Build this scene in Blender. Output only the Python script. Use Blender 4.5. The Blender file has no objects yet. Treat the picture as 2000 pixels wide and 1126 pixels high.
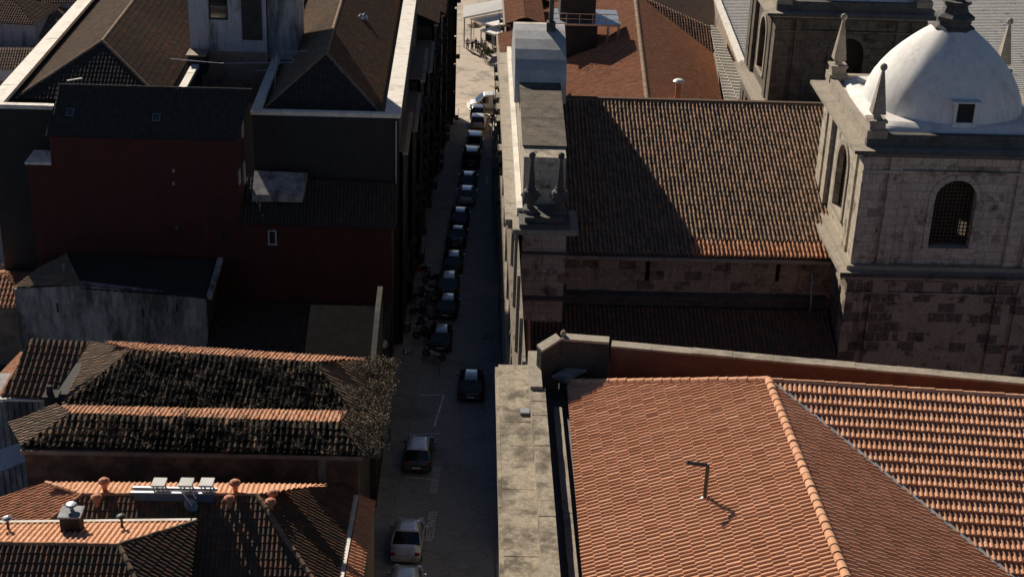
import bpy, bmesh, math, random
from mathutils import Vector, Matrix
from math import radians, sin, cos, tan, pi
scene = bpy.context.scene
COL = scene.collection
rng = random.Random(7)

# ------------------------------------------------------------------ camera
F = 3032.0; PITCH = radians(25.2); ROLL = radians(2.1); YAW = radians(2.07); CZ = 52.0
_h = Vector((sin(YAW), cos(YAW), 0)); _up = Vector((0, 0, 1))
FW = _h*cos(PITCH) - _up*sin(PITCH)
_r0 = FW.cross(_up).normalized(); _u0 = _r0.cross(FW)
RT = _r0*cos(ROLL) + _u0*sin(ROLL); UP = _u0*cos(ROLL) - _r0*sin(ROLL)
CAM = Vector((0, 0, CZ))
cd = bpy.data.cameras.new('camera'); cam = bpy.data.objects.new('camera', cd); COL.objects.link(cam)
cd.sensor_width = 36; cd.lens = 36*F/2000; cd.clip_start = 0.5; cd.clip_end = 2000
M4 = Matrix((RT, UP, -FW)).transposed().to_4x4(); M4.translation = CAM
cam.matrix_world = M4
scene.camera = cam
# ------------------------------------------------------------------ light
SUN_AZ = radians(27)      # degrees left of +Y
SUN_EL = radians(28)
w = bpy.data.worlds.new('World'); scene.world = w; w.use_nodes = True
nt = w.node_tree; bg = nt.nodes['Background']
sky = nt.nodes.new('ShaderNodeTexSky'); sky.sky_type = 'NISHITA'; sky.sun_disc = False
sky.sun_elevation = SUN_EL; sky.sun_rotation = -SUN_AZ
sky.air_density = 0.45; sky.dust_density = 0.05; sky.altitude = 800
nt.links.new(sky.outputs[0], bg.inputs[0]); bg.inputs[1].default_value = 0.05
sl = bpy.data.lights.new('sun', 'SUN'); sl.energy = 5.0; sl.angle = radians(0.5); sl.color = (1, 0.90, 0.76)
so = bpy.data.objects.new('sun', sl); COL.objects.link(so)
S = Vector((-sin(SUN_AZ)*cos(SUN_EL), cos(SUN_AZ)*cos(SUN_EL), sin(SUN_EL)))
so.rotation_euler = S.to_track_quat('Z', 'Y').to_euler()
so.location = (-40, 120, 90)
vs = scene.view_settings; vs.view_transform = 'Standard'; vs.look = 'None'; vs.gamma = 1
vs.use_curve_mapping = False; vs.exposure = 0.55

# ------------------------------------------------------------------ siting helpers (survey points at true heights)
def ray(px, py): return (FW + RT*((px-1000)/F) - UP*((py-563)/F)).normalized()
def at(px, py, z):
    d = ray(px, py); return CAM + d*((z-CZ)/d.z)
def atY(px, py, y):
    d = ray(px, py); return CAM + d*(y/d.y)
def atX(px, py, x):
    d = ray(px, py); return CAM + d*(x/d.x)
def hit(px, py, pl):
    p0, n = pl; d = ray(px, py); return CAM + d*((p0-CAM).dot(n)/d.dot(n))
def plane3(a, b, c):
    n = (b-a).cross(c-a).normalized()
    if n.z < 0: n = -n
    return (a.copy(), n)
def slope_plane(a, b, t, toward):
    """plane through level line ab dropping t per metre towards 2-D direction `toward`"""
    e = (b-a); e.z = 0; e.normalize(); p = Vector((-e.y, e.x, 0))
    if p.dot(Vector((toward[0], toward[1], 0))) < 0: p = -p
    return plane3(a, b, a + p - Vector((0, 0, t)))
def ground(y):
    if y > 185: return -9.3
    if y < 20: return 7.2
    return 2-0.1*(y-72)
def atG(px, py):
    z = 0
    for _ in range(40):
        p = at(px, py, z); z = 0.5*z+0.5*ground(p.y)
    return at(px, py, z)
def V(*a): return Vector(a)

# ------------------------------------------------------------------ tagging
def tag(o, label=None, cat=None, group=None, kind=None):
    if label: o['label'] = label
    if cat: o['category'] = cat
    if group: o['group'] = group
    if kind: o['kind'] = kind
    return o
def thing(name, label, cat, loc=(0, 0, 0), rz=0, group=None):
    o = bpy.data.objects.new(name, None); COL.objects.link(o); o.location = loc; o.rotation_euler = (0, 0, rz)
    o.empty_display_size = 0.3
    return tag(o, label, cat, group)
def copy_tree(o, parent=None):
    c = o.copy(); COL.objects.link(c); c.parent = parent
    for ch in list(o.children): copy_tree(ch, c)
    return c

class MB:
    def __init__(s): s.v = []; s.f = []; s.m = []; s.sm = []; s.cur = 0; s.smooth = False
    def face(s, pts):
        i = len(s.v); s.v += [tuple(p) for p in pts]; s.f.append(tuple(range(i, i+len(pts)))); s.m.append(s.cur); s.sm.append(s.smooth); return s
    def add(s, vs, fs):
        i = len(s.v); s.v += [tuple(p) for p in vs]
        for f in fs: s.f.append(tuple(k+i for k in f)); s.m.append(s.cur); s.sm.append(s.smooth)
        return s
    def box(s, x0, x1, y0, y1, z0, z1, rz=0, c=None):
        vs = [Vector((x, y, z)) for z in (z0, z1) for y in (y0, y1) for x in (x0, x1)]
        if rz:
            c = Vector(c if c else ((x0+x1)/2, (y0+y1)/2, 0)); R = Matrix.Rotation(rz, 3, 'Z')
            vs = [R @ (v-c) + c for v in vs]
        return s.add(vs, [(0, 2, 3, 1), (4, 5, 7, 6), (0, 1, 5, 4), (2, 6, 7, 3), (0, 4, 6, 2), (1, 3, 7, 5)])
    def beam(s, a, b, w, h, upv=(0, 0, 1)):
        a = Vector(a); b = Vector(b); d = (b-a).normalized(); u = Vector(upv); r = d.cross(u)
        if r.length < 1e-4: r = d.cross(Vector((1, 0, 0)))
        r.normalize(); u = r.cross(d)
        vs = [p + r*sx*w/2 + u*sz*h/2 for p in (a, b) for sz in (-1, 1) for sx in (-1, 1)]
        return s.add(vs, [(0, 1, 3, 2), (4, 6, 7, 5), (0, 4, 5, 1), (2, 3, 7, 6), (0, 2, 6, 4), (1, 5, 7, 3)])
    def prism(s, pts, z0, z1):
        """pts: 2-D outline; z0/z1 number"""
        n = len(pts); a = sum(pts[i][0]*pts[(i+1) % n][1]-pts[(i+1) % n][0]*pts[i][1] for i in range(n))
        if a < 0: pts = pts[::-1]
        vs = [(p[0], p[1], z0) for p in pts] + [(p[0], p[1], z1) for p in pts]
        fs = [tuple(range(n-1, -1, -1)), tuple(range(n, 2*n))] + [(i, (i+1) % n, n+(i+1) % n, n+i) for i in range(n)]
        return s.add(vs, fs)
    def extrude(s, pts, vec):
        """3-D planar outline extruded by vec"""
        pts = [Vector(p) for p in pts]; vec = Vector(vec); n = len(pts)
        nn = Vector((0, 0, 0))
        for i in range(n): nn += pts[i].cross(pts[(i+1) % n])
        if nn.dot(vec) > 0: pts = pts[::-1]
        vs = pts + [p+vec for p in pts]
        fs = [tuple(range(n)), tuple(range(2*n-1, n-1, -1))] + [((i+1) % n, i, n+i, n+(i+1) % n) for i in range(n)]
        return s.add(vs, fs)
    def lathe(s, c, prof, n=16, sq=0.0, rz=0):
        c = Vector(c); k = len(s.v)
        for (r, z) in prof:
            for i in range(n):
                a = 2*pi*i/n + rz; q = 1.0
                if sq: q = 1+sq*(1/max(abs(cos(a-rz)), abs(sin(a-rz)))-1)
                s.v.append((c.x+cos(a)*r*q, c.y+sin(a)*r*q, c.z+z))
        for j in range(len(prof)-1):
            for i in range(n):
                s.f.append((k+j*n+i, k+j*n+(i+1) % n, k+(j+1)*n+(i+1) % n, k+(j+1)*n+i)); s.m.append(s.cur); s.sm.append(s.smooth)
        s.f.append(tuple(k+i for i in range(n-1, -1, -1))); s.m.append(s.cur); s.sm.append(False)
        e = k+(len(prof)-1)*n
        s.f.append(tuple(e+i for i in range(n))); s.m.append(s.cur); s.sm.append(False)
        return s
    def tube(s, pts, r, n=8):
        pts = [Vector(p) for p in pts]; k = len(s.v)
        for j, p in enumerate(pts):
            d = (pts[min(j+1, len(pts)-1)]-pts[max(j-1, 0)]).normalized()
            a = d.cross(Vector((0, 0, 1)))
            if a.length < 0.05: a = d.cross(Vector((1, 0, 0)))
            a.normalize(); b = a.cross(d); rr = r[j] if isinstance(r, (list, tuple)) else r
            for i in range(n):
                t = 2*pi*i/n; s.v.append(tuple(p+a*cos(t)*rr+b*sin(t)*rr))
        for j in range(len(pts)-1):
            for i in range(n):
                s.f.append((k+j*n+i, k+(j+1)*n+i, k+(j+1)*n+(i+1) % n, k+j*n+(i+1) % n)); s.m.append(s.cur); s.sm.append(s.smooth)
        s.f.append(tuple(k+i for i in range(n))); s.m.append(s.cur); s.sm.append(False)
        e = k+(len(pts)-1)*n; s.f.append(tuple(e+i for i in range(n-1, -1, -1))); s.m.append(s.cur); s.sm.append(False)
        return s
    def wall(s, o, u, W, H, holes, depth, out):
        """wall face from corner o along unit u (W) and up (H) with holes (u0,u1,v0,v1,arched) and reveals going -out*depth"""
        o = Vector(o); u = Vector(u).normalized(); out = Vector(out).normalized(); z = Vector((0, 0, 1))
        def P(a, b, d=0): return o+u*a+z*b-out*d
        flip = u.cross(z).dot(out) < 0
        def q(pts): s.face(pts[::-1] if flip else pts)
        holes = sorted(holes); x = 0
        for (a, b, v0, v1, arc) in holes:
            q([P(x, 0), P(a, 0), P(a, H), P(x, H)])
            if v0 > 0: q([P(a, 0), P(b, 0), P(b, v0), P(a, v0)])
            if arc:
                r = (b-a)/2; c = (a+b)/2; n = 12; vs_ = v1-r
                arcp = [(c-r*cos(pi*i/n), vs_+r*sin(pi*i/n)) for i in range(n+1)]
            else: arcp = [(a, v1), (b, v1)]; vs_ = v1
            for i in range(len(arcp)-1):
                (a0, b0), (a1, b1) = arcp[i], arcp[i+1]
                q([P(a0, b0), P(a1, b1), P(a1, H), P(a0, H)])
                q([P(a0, b0, depth), P(a1, b1, depth), P(a1, b1), P(a0, b0)])
            q([P(a, v0), P(a, v0, depth), P(a, vs_, depth), P(a, vs_)][::1])
            q([P(b, v0, depth), P(b, v0), P(b, vs_), P(b, vs_, depth)])
            q([P(a, v0), P(b, v0), P(b, v0, depth), P(a, v0, depth)])
            x = b
        q([P(x, 0), P(W, 0), P(W, H), P(x, H)])
        return s
    def build(s, name, mats, parent=None, world=True):
        me = bpy.data.meshes.new(name); me.from_pydata(s.v, [], s.f)
        if not isinstance(mats, (list, tuple)): mats = [mats]
        for m in mats: me.materials.append(m)
        me.polygons.foreach_set('material_index', s.m); me.polygons.foreach_set('use_smooth', s.sm)
        me.update()
        o = bpy.data.objects.new(name, me); COL.objects.link(o)
        if parent is not None:
            o.parent = parent
            if world: o.matrix_parent_inverse = pinv(parent)
        return o
def _each(s, name, mats, parent=None):
    par = list(range(len(s.v)))
    def find(i):
        while par[i] != i: par[i] = par[par[i]]; i = par[i]
        return i
    for f in s.f:
        for k in f[1:]:
            a, b = find(f[0]), find(k)
            if a != b: par[a] = b
    groups = {}
    for i, f in enumerate(s.f): groups.setdefault(find(f[0]), []).append(i)
    out = []
    for g in groups.values():
        m = MB(); mp = {}
        for i in g:
            for k in s.f[i]:
                if k not in mp: mp[k] = len(m.v); m.v.append(s.v[k])
            m.f.append(tuple(mp[k] for k in s.f[i])); m.m.append(s.m[i]); m.sm.append(s.sm[i])
        out.append(m.build(name, mats, parent))
    return out
MB.each = _each
def pinv(p):
    m = Matrix.Identity(4); ch = []
    while p is not None: ch.append(p); p = p.parent
    for q in reversed(ch):
        m = m @ (q.matrix_parent_inverse @ (Matrix.Translation(q.location) @ q.rotation_euler.to_matrix().to_4x4()))
    return m.inverted()
def struct(o): o['kind'] = 'structure'; return o

# ------------------------------------------------------------------ materials
def newmat(name):
    m = bpy.data.materials.new(name); m.use_nodes = True; n = m.node_tree
    return m, n, n.nodes['Principled BSDF']
def N(n, t, **kw):
    x = n.nodes.new(t)
    for k, v in kw.items():
        if hasattr(x, k): setattr(x, k, v)
        else: x.inputs[k].default_value = v
    return x
def mixc(n, fac, a, b, mode='MIX'):
    x = n.nodes.new('ShaderNodeMix'); x.data_type = 'RGBA'; x.blend_type = mode
    for i, val in ((0, fac), (6, a), (7, b)):
        if hasattr(val, 'is_linked') or isinstance(val, bpy.types.NodeSocket): n.links.new(val, x.inputs[i])
        elif i == 0: x.inputs[0].default_value = val
        else: x.inputs[i].default_value = (*val, 1) if len(val) == 3 else val
    return x.outputs[2]
def noise(n, scale, detail=4, rough=0.6, vec=None, lo=0.4, hi=0.6, sc=None):
    tc = n.nodes.new('ShaderNodeNewGeometry'); src = tc.outputs['Position'] if vec is None else vec
    if sc:
        mp = n.nodes.new('ShaderNodeMapping'); mp.inputs['Scale'].default_value = sc; n.links.new(src, mp.inputs[0]); src = mp.outputs[0]
    t = N(n, 'ShaderNodeTexNoise', Scale=scale, Detail=detail, Roughness=rough); n.links.new(src, t.inputs['Vector'])
    r = n.nodes.new('ShaderNodeMapRange'); r.inputs[1].default_value = lo; r.inputs[2].default_value = hi
    n.links.new(t.outputs['Fac'], r.inputs[0]); return r.outputs[0]
def bump(n, bs, h, s=0.5, d=0.02):
    b = N(n, 'ShaderNodeBump', Strength=s, Distance=d); n.links.new(h, b.inputs['Height']); n.links.new(b.outputs[0], bs.inputs['Normal'])
def plain(name, col, rough=0.7, metal=0, var=0.25, sc=3.0, dirt=None, dlo=0.5, dhi=0.7, streak=False):
    m, n, b = newmat(name)
    c2 = tuple(c*(1-var) for c in col)
    o = mixc(n, noise(n, sc, 5, 0.65, lo=0.35, hi=0.65), col, c2)
    if streak: o = mixc(n, noise(n, 2.6, 6, 0.7, lo=0.52, hi=0.85, sc=(1, 1, 0.1)), o, dirt)
    if dirt: o = mixc(n, noise(n, 0.8, 6, 0.7, lo=dlo, hi=dhi, sc=(1, 1, 0.25) if streak else None), o, dirt)
    n.links.new(o, b.inputs['Base Color']); b.inputs['Roughness'].default_value = rough; b.inputs['Metallic'].default_value = metal
    bump(n, b, noise(n, sc*6, 4, 0.6, lo=0.2, hi=0.8), 0.3, 0.01)
    return m
def tile_mat(name, cols, lichen=None, lich=(0.55, 0.65), moss=None, ms=(0.5, 0.6), rough=0.85, mscale=0.5):
    """cols: 3 tile colours picked per tile by the mesh attribute"""
    m, n, b = newmat(name)
    at_ = N(n, 'ShaderNodeAttribute'); at_.attribute_name = 'tile'
    rp = n.nodes.new('ShaderNodeValToRGB'); n.links.new(at_.outputs['Fac'], rp.inputs[0])
    el = rp.color_ramp.elements; el[0].color = (*cols[0], 1); el[1].color = (*cols[2], 1)
    e = el.new(0.5); e.color = (*cols[1], 1)
    o = mixc(n, noise(n, 14, 4, 0.7, lo=0.3, hi=0.75), rp.outputs[0], tuple(c*0.6 for c in cols[1]))
    if lichen: o = mixc(n, noise(n, 2.2, 7, 0.75, lo=lich[0], hi=lich[1]), o, lichen)
    if moss: o = mixc(n, noise(n, mscale, 7, 0.75, lo=ms[0], hi=ms[1]), o, moss)
    n.links.new(o, b.inputs['Base Color']); b.inputs['Roughness'].default_value = rough
    b.inputs['Specular IOR Level'].default_value = 0.06
    return m
def stone_mat(name, c1, c2, mortar, bw=0.9, bh=0.42, msize=0.02, stain=(0.03, 0.026, 0.022), st=(0.5, 0.62), sscale=0.9, rough=0.9, blocks=0.0, patch=None, pfrac=0.3):
    m, n, b = newmat(name)
    g = n.nodes.new('ShaderNodeNewGeometry'); sp = n.nodes.new('ShaderNodeSeparateXYZ'); n.links.new(g.outputs['Position'], sp.inputs[0])
    ad = N(n, 'ShaderNodeMath', operation='ADD'); n.links.new(sp.outputs[0], ad.inputs[0]); n.links.new(sp.outputs[1], ad.inputs[1])
    cb = n.nodes.new('ShaderNodeCombineXYZ'); n.links.new(ad.outputs[0], cb.inputs[0]); n.links.new(sp.outputs[2], cb.inputs[1])
    br = N(n, 'ShaderNodeTexBrick', Scale=1.0); br.inputs['Brick Width'].default_value = bw; br.inputs['Row Height'].default_value = bh
    br.inputs['Mortar Size'].default_value = msize; br.inputs['Color1'].default_value = (*c1, 1); br.inputs['Color2'].default_value = (*c2, 1)
    br.inputs['Mortar'].default_value = (*mortar, 1); br.inputs['Bias'].default_value = blocks; br.inputs['Mortar Smooth'].default_value = 0.3
    br.offset_frequency = 2; br.squash = 0.8; br.squash_frequency = 3
    n.links.new(cb.outputs[0], br.inputs['Vector'])
    src = br.outputs['Color']
    if patch:
        br.squash = 1.0
        def mth(op, a, b=None):
            q = N(n, 'ShaderNodeMath', operation=op)
            for i_, v_ in ((0, a), (1, b)):
                if v_ is None: continue
                if isinstance(v_, bpy.types.NodeSocket): n.links.new(v_, q.inputs[i_])
                else: q.inputs[i_].default_value = v_
            return q.outputs[0]
        row = mth('FLOOR', mth('DIVIDE', sp.outputs[2], bh)); par = mth('FLOORED_MODULO', row, 2.0)
        colx = mth('FLOOR', mth('ADD', mth('DIVIDE', ad.outputs[0], bw), mth('MULTIPLY', mth('SUBTRACT', 1.0, par), 0.5)))
        cc = n.nodes.new('ShaderNodeCombineXYZ'); n.links.new(row, cc.inputs[0]); n.links.new(colx, cc.inputs[1])
        wn = n.nodes.new('ShaderNodeTexWhiteNoise'); n.links.new(cc.outputs[0], wn.inputs['Vector'])
        nz = noise(n, 1.2, 4, 0.6, lo=0.3, hi=0.7)
        thr = mth('LESS_THAN', mth('ADD', wn.outputs['Value'], mth('MULTIPLY', nz, 0.45)), pfrac)
        src = mixc(n, mth('MULTIPLY', thr, mth('SUBTRACT', 1.0, mth('MULTIPLY', br.outputs['Fac'], 0.8))), src, patch)
    o = mixc(n, noise(n, 6, 6, 0.7, lo=0.35, hi=0.7), src, tuple(c*0.55 for c in c1))
    o = mixc(n, noise(n, sscale, 8, 0.72, lo=st[0], hi=st[1]), o, stain)
    o = mixc(n, noise(n, 1.6, 6, 0.65, lo=0.56, hi=0.82, sc=(1, 1, 0.12)), o, stain)
    n.links.new(o, b.inputs['Base Color']); b.inputs['Roughness'].default_value = rough; b.inputs['Specular IOR Level'].default_value = 0.2
    bump(n, b, noise(n, 9, 6, 0.7, lo=0.2, hi=0.8), 0.6, 0.03)
    return m
M = {}
M['tile_new'] = tile_mat('clay_tile_new', [(0.60, 0.31, 0.18), (0.72, 0.385, 0.23), (0.80, 0.46, 0.30)], lichen=(0.40, 0.20, 0.12), lich=(0.62, 0.8))
M['tile_mid'] = tile_mat('clay_tile_weathered', [(0.38, 0.18, 0.10), (0.54, 0.26, 0.15), (0.64, 0.34, 0.21)], lichen=(0.22, 0.16, 0.12), lich=(0.48, 0.68))
M['tile_dark'] = tile_mat('clay_tile_old', [(0.12, 0.075, 0.05), (0.20, 0.11, 0.07), (0.30, 0.14, 0.08)], lichen=(0.09, 0.08, 0.065), lich=(0.42, 0.6))  # old tiles; also shaded slopes, their shade put into the colour
M['tile_church'] = tile_mat('clay_tile_church', [(0.17, 0.125, 0.09), (0.31, 0.225, 0.165), (0.46, 0.25, 0.15)], lichen=(0.10, 0.08, 0.06), lich=(0.52, 0.68))
M['tile_shade'] = tile_mat('clay_tile_sooty', [(0.05, 0.046, 0.042), (0.07, 0.062, 0.056), (0.10, 0.08, 0.066)], lichen=(0.04, 0.04, 0.038), lich=(0.4, 0.6))  # for roofs lying in shade: the shade is put into the tile colour
M['tile_soot'] = tile_mat('clay_tile_soot', [(0.02, 0.018, 0.017), (0.026, 0.023, 0.021), (0.035, 0.03, 0.026)])  # near-black so a sunlit roof reads as shaded; unused
M['tile_tan'] = tile_mat('clay_tile_faded', [(0.22, 0.16, 0.11), (0.32, 0.22, 0.15), (0.40, 0.24, 0.15)], lichen=(0.14, 0.12, 0.09), lich=(0.45, 0.62))  # faded tiles; also sunlit slopes, the sun put into the colour
M['tile_moss'] = tile_mat('clay_tile_mossy', [(0.24, 0.17, 0.11), (0.36, 0.24, 0.16), (0.45, 0.24, 0.14)], lichen=(0.08, 0.065, 0.045), lich=(0.42, 0.55), moss=(0.014, 0.013, 0.01), ms=(0.42, 0.52), mscale=0.9)
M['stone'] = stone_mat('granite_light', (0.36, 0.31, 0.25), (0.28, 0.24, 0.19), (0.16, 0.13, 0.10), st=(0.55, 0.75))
M['stone_tower'] = stone_mat('granite_tower', (0.60, 0.52, 0.41), (0.50, 0.43, 0.34), (0.20, 0.16, 0.12), patch=(0.24, 0.19, 0.14), pfrac=0.30, bw=0.95, bh=0.5, stain=(0.07, 0.055, 0.045), st=(0.54, 0.68), sscale=0.8)
M['stone_rear'] = stone_mat('granite_rear', (0.20, 0.165, 0.125), (0.15, 0.12, 0.095), (0.07, 0.06, 0.05), bw=0.9, bh=0.5, st=(0.5, 0.7))
M['stone_low'] = stone_mat('granite_patchy', (0.44, 0.37, 0.28), (0.34, 0.28, 0.21), (0.40, 0.34, 0.26), patch=(0.07, 0.055, 0.05), pfrac=0.62, bw=1.0, bh=0.62, msize=0.035, st=(0.55, 0.7), sscale=1.3, blocks=-0.1)
M['stone_nave'] = stone_mat('granite_nave', (0.40, 0.32, 0.23), (0.31, 0.25, 0.18), (0.50, 0.41, 0.30), patch=(0.10, 0.075, 0.055), pfrac=0.45, bw=1.1, bh=0.62, msize=0.03, st=(0.52, 0.7))
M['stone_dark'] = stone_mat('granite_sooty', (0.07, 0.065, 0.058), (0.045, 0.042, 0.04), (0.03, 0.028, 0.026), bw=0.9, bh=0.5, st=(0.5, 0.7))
M['trim'] = plain('granite_trim', (0.34, 0.29, 0.225), 0.9, var=0.3, sc=5, dirt=(0.10, 0.085, 0.065), dlo=0.52, dhi=0.75)
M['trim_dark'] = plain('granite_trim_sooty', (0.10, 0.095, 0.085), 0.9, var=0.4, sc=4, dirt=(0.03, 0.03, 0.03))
M['cornice'] = stone_mat('granite_cornice', (0.30, 0.25, 0.185), (0.25, 0.205, 0.15), (0.10, 0.08, 0.055), bw=1.3, bh=9.0, msize=0.02, stain=(0.085, 0.065, 0.045), st=(0.46, 0.64), sscale=0.55)
M['cornice_stone'] = plain('weathered_cornice_stone', (0.40, 0.335, 0.245), 0.95, var=0.45, sc=7, dirt=(0.10, 0.08, 0.055), dlo=0.47, dhi=0.62)
M['white'] = plain('white_limewash', (0.70, 0.68, 0.65), 0.8, var=0.12, sc=1.5, dirt=(0.42, 0.39, 0.35), dlo=0.50, dhi=0.80, streak=True)
M['coping'] = plain('pale_coping', (0.74, 0.69, 0.61), 0.8, var=0.2, sc=2, dirt=(0.38, 0.34, 0.28), dlo=0.5, dhi=0.75)
M['lead'] = plain('lead_sheet', (0.50, 0.50, 0.50), 0.55, metal=0.3, var=0.25, sc=1.3, dirt=(0.30, 0.29, 0.28), dlo=0.5, dhi=0.7)
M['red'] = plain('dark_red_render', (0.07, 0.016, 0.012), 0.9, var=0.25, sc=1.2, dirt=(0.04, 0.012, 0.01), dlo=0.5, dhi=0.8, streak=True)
M['brick_red'] = plain('rusty_render', (0.15, 0.062, 0.038), 0.9, var=0.4, sc=1.5, dirt=(0.10, 0.045, 0.03), dlo=0.45, dhi=0.65)
M['grey_wall'] = plain('stained_grey_render', (0.36, 0.36, 0.37), 0.9, var=0.3, sc=1.2, dirt=(0.07, 0.07, 0.07), dlo=0.44, dhi=0.62, streak=True)
M['dark_wall'] = plain('sooty_render', (0.03, 0.03, 0.032), 0.9, var=0.3, sc=1.5, dirt=(0.02, 0.02, 0.02))
M['pale_wall'] = plain('pale_render', (0.42, 0.42, 0.45), 0.85, var=0.15, sc=1.5, dirt=(0.10, 0.09, 0.08), dlo=0.55, dhi=0.7, streak=True)
M['brown_wall'] = plain('rust_brown_render', (0.24, 0.13, 0.08), 0.9, var=0.4, sc=0.8, dirt=(0.09, 0.05, 0.035), dlo=0.42, dhi=0.62)
M['tan_wall'] = plain('tan_render', (0.30, 0.23, 0.17), 0.9, var=0.25, sc=1.0, dirt=(0.10, 0.08, 0.06))
M['gutter_floor'] = plain('gutter_lining', (0.12, 0.115, 0.105), 0.8, var=0.3)
M['black'] = plain('void_dark', (0.012, 0.012, 0.012), 0.8, var=0.2)
M['iron'] = plain('painted_iron', (0.05, 0.05, 0.052), 0.5, metal=0.6, var=0.2)
M['steel'] = plain('galvanised_steel', (0.35, 0.37, 0.40), 0.4, metal=0.7, var=0.2)
M['wood'] = plain('dark_wood', (0.06, 0.035, 0.022), 0.7, var=0.3)
M['rubber'] = plain('rubber', (0.02, 0.02, 0.02), 0.8, var=0.2)
M['paint_line'] = plain('road_paint', (0.85, 0.85, 0.85), 0.7, var=0.3, sc=8, dirt=(0.35, 0.35, 0.35), dlo=0.5, dhi=0.7)
M['clay'] = plain('terracotta', (0.55, 0.22, 0.12), 0.8, var=0.2)
M['plastic_white'] = plain('white_plastic', (0.7, 0.7, 0.7), 0.4, var=0.1)
M['cloth_white'] = plain('awning_canvas', (0.85, 0.82, 0.76), 0.8, var=0.06)
M['foliage'] = plain('dry_foliage', (0.11, 0.11, 0.045), 0.8, var=0.4)
M['ivy'] = plain('dry_creeper', (0.23, 0.19, 0.14), 0.95, var=0.6, sc=2.5)
M['ivy2'] = plain('dark_moss', (0.02, 0.02, 0.015), 0.9, var=0.5, sc=6)
def glassm(name, col, rough=0.08):
    m, n, b = newmat(name); b.inputs['Base Color'].default_value = (*col, 1); b.inputs['Roughness'].default_value = rough
    b.inputs['Specular IOR Level'].default_value = 0.9
    c = mixc(n, noise(n, 2, 3, 0.5), col, tuple(x*0.6 for x in col)); n.links.new(c, b.inputs['Base Color']); return m
M['glass'] = glassm('window_glass', (0.03, 0.035, 0.04))
M['car_glass'] = glassm('car_glass', (0.015, 0.018, 0.02), 0.05)
def paint(name, col, rough=0.25, metal=0.3):
    m, n, b = newmat(name); c = mixc(n, noise(n, 3, 3, 0.5), col, tuple(x*0.85 for x in col)); n.links.new(c, b.inputs['Base Color'])
    b.inputs['Roughness'].default_value = rough; b.inputs['Metallic'].default_value = metal; b.inputs['Coat Weight'].default_value = 0.6; return m
M['p_silver'] = paint('silver_paint', (0.62, 0.64, 0.68), 0.35, 0.4)
M['p_black'] = paint('black_paint', (0.012, 0.012, 0.014))
M['p_grey'] = paint('grey_paint', (0.10, 0.11, 0.12))
M['p_white'] = paint('white_paint', (0.62, 0.62, 0.60), 0.35, 0)
M['p_blue'] = paint('navy_paint', (0.02, 0.03, 0.06))
M['p_red'] = paint('red_lamp', (0.35, 0.02, 0.01), 0.2, 0)
M['p_lamp'] = paint('lamp_glass', (0.6, 0.6, 0.55), 0.1, 0)
# metal corrugated sheet
m, n, b = newmat('corrugated_sheet'); c = mixc(n, noise(n, 1.5, 4, 0.6), (0.66, 0.63, 0.57), (0.58, 0.55, 0.50))
c = mixc(n, noise(n, 0.5, 6, 0.75, lo=0.60, hi=0.64), c, (0.20, 0.21, 0.24)); n.links.new(c, b.inputs['Base Color']); b.inputs['Roughness'].default_value = 0.6; b.inputs['Metallic'].default_value = 0.1
M['sheet'] = m
# cobbled street
def cobble(name, c1, c2, s=9, stain=(0.03, 0.03, 0.03), st=(0.5, 0.7), ss=0.25):
    m, n, b = newmat(name); g = n.nodes.new('ShaderNodeNewGeometry')
    vo = N(n, 'ShaderNodeTexVoronoi', Scale=s); vo.feature = 'F1'; n.links.new(g.outputs['Position'], vo.inputs['Vector'])
    sp = n.nodes.new('ShaderNodeSeparateXYZ'); n.links.new(vo.outputs['Color'], sp.inputs[0])
    o = mixc(n, sp.outputs[0], c1, c2)
    o = mixc(n, noise(n, ss, 7, 0.7, lo=st[0], hi=st[1]), o, stain)
    n.links.new(o, b.inputs['Base Color']); b.inputs['Roughness'].default_value = 0.75
    bump(n, b, vo.outputs['Distance'], -0.6, 0.03); return m
M['road'] = cobble('cobbled_road', (0.20, 0.205, 0.215), (0.30, 0.305, 0.315), 8, (0.13, 0.135, 0.14))
M['pave'] = cobble('pavement_slabs', (0.20, 0.195, 0.185), (0.27, 0.26, 0.25), 2.5, (0.12, 0.115, 0.11))
M['plaza'] = cobble('plaza_cobbles', (0.34, 0.27, 0.20), (0.42, 0.33, 0.25), 5, (0.17, 0.14, 0.10), (0.5, 0.62), 0.5)
M['earth'] = plain('yard_ground', (0.08, 0.07, 0.06), 0.95, var=0.4, sc=0.5)

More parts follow.
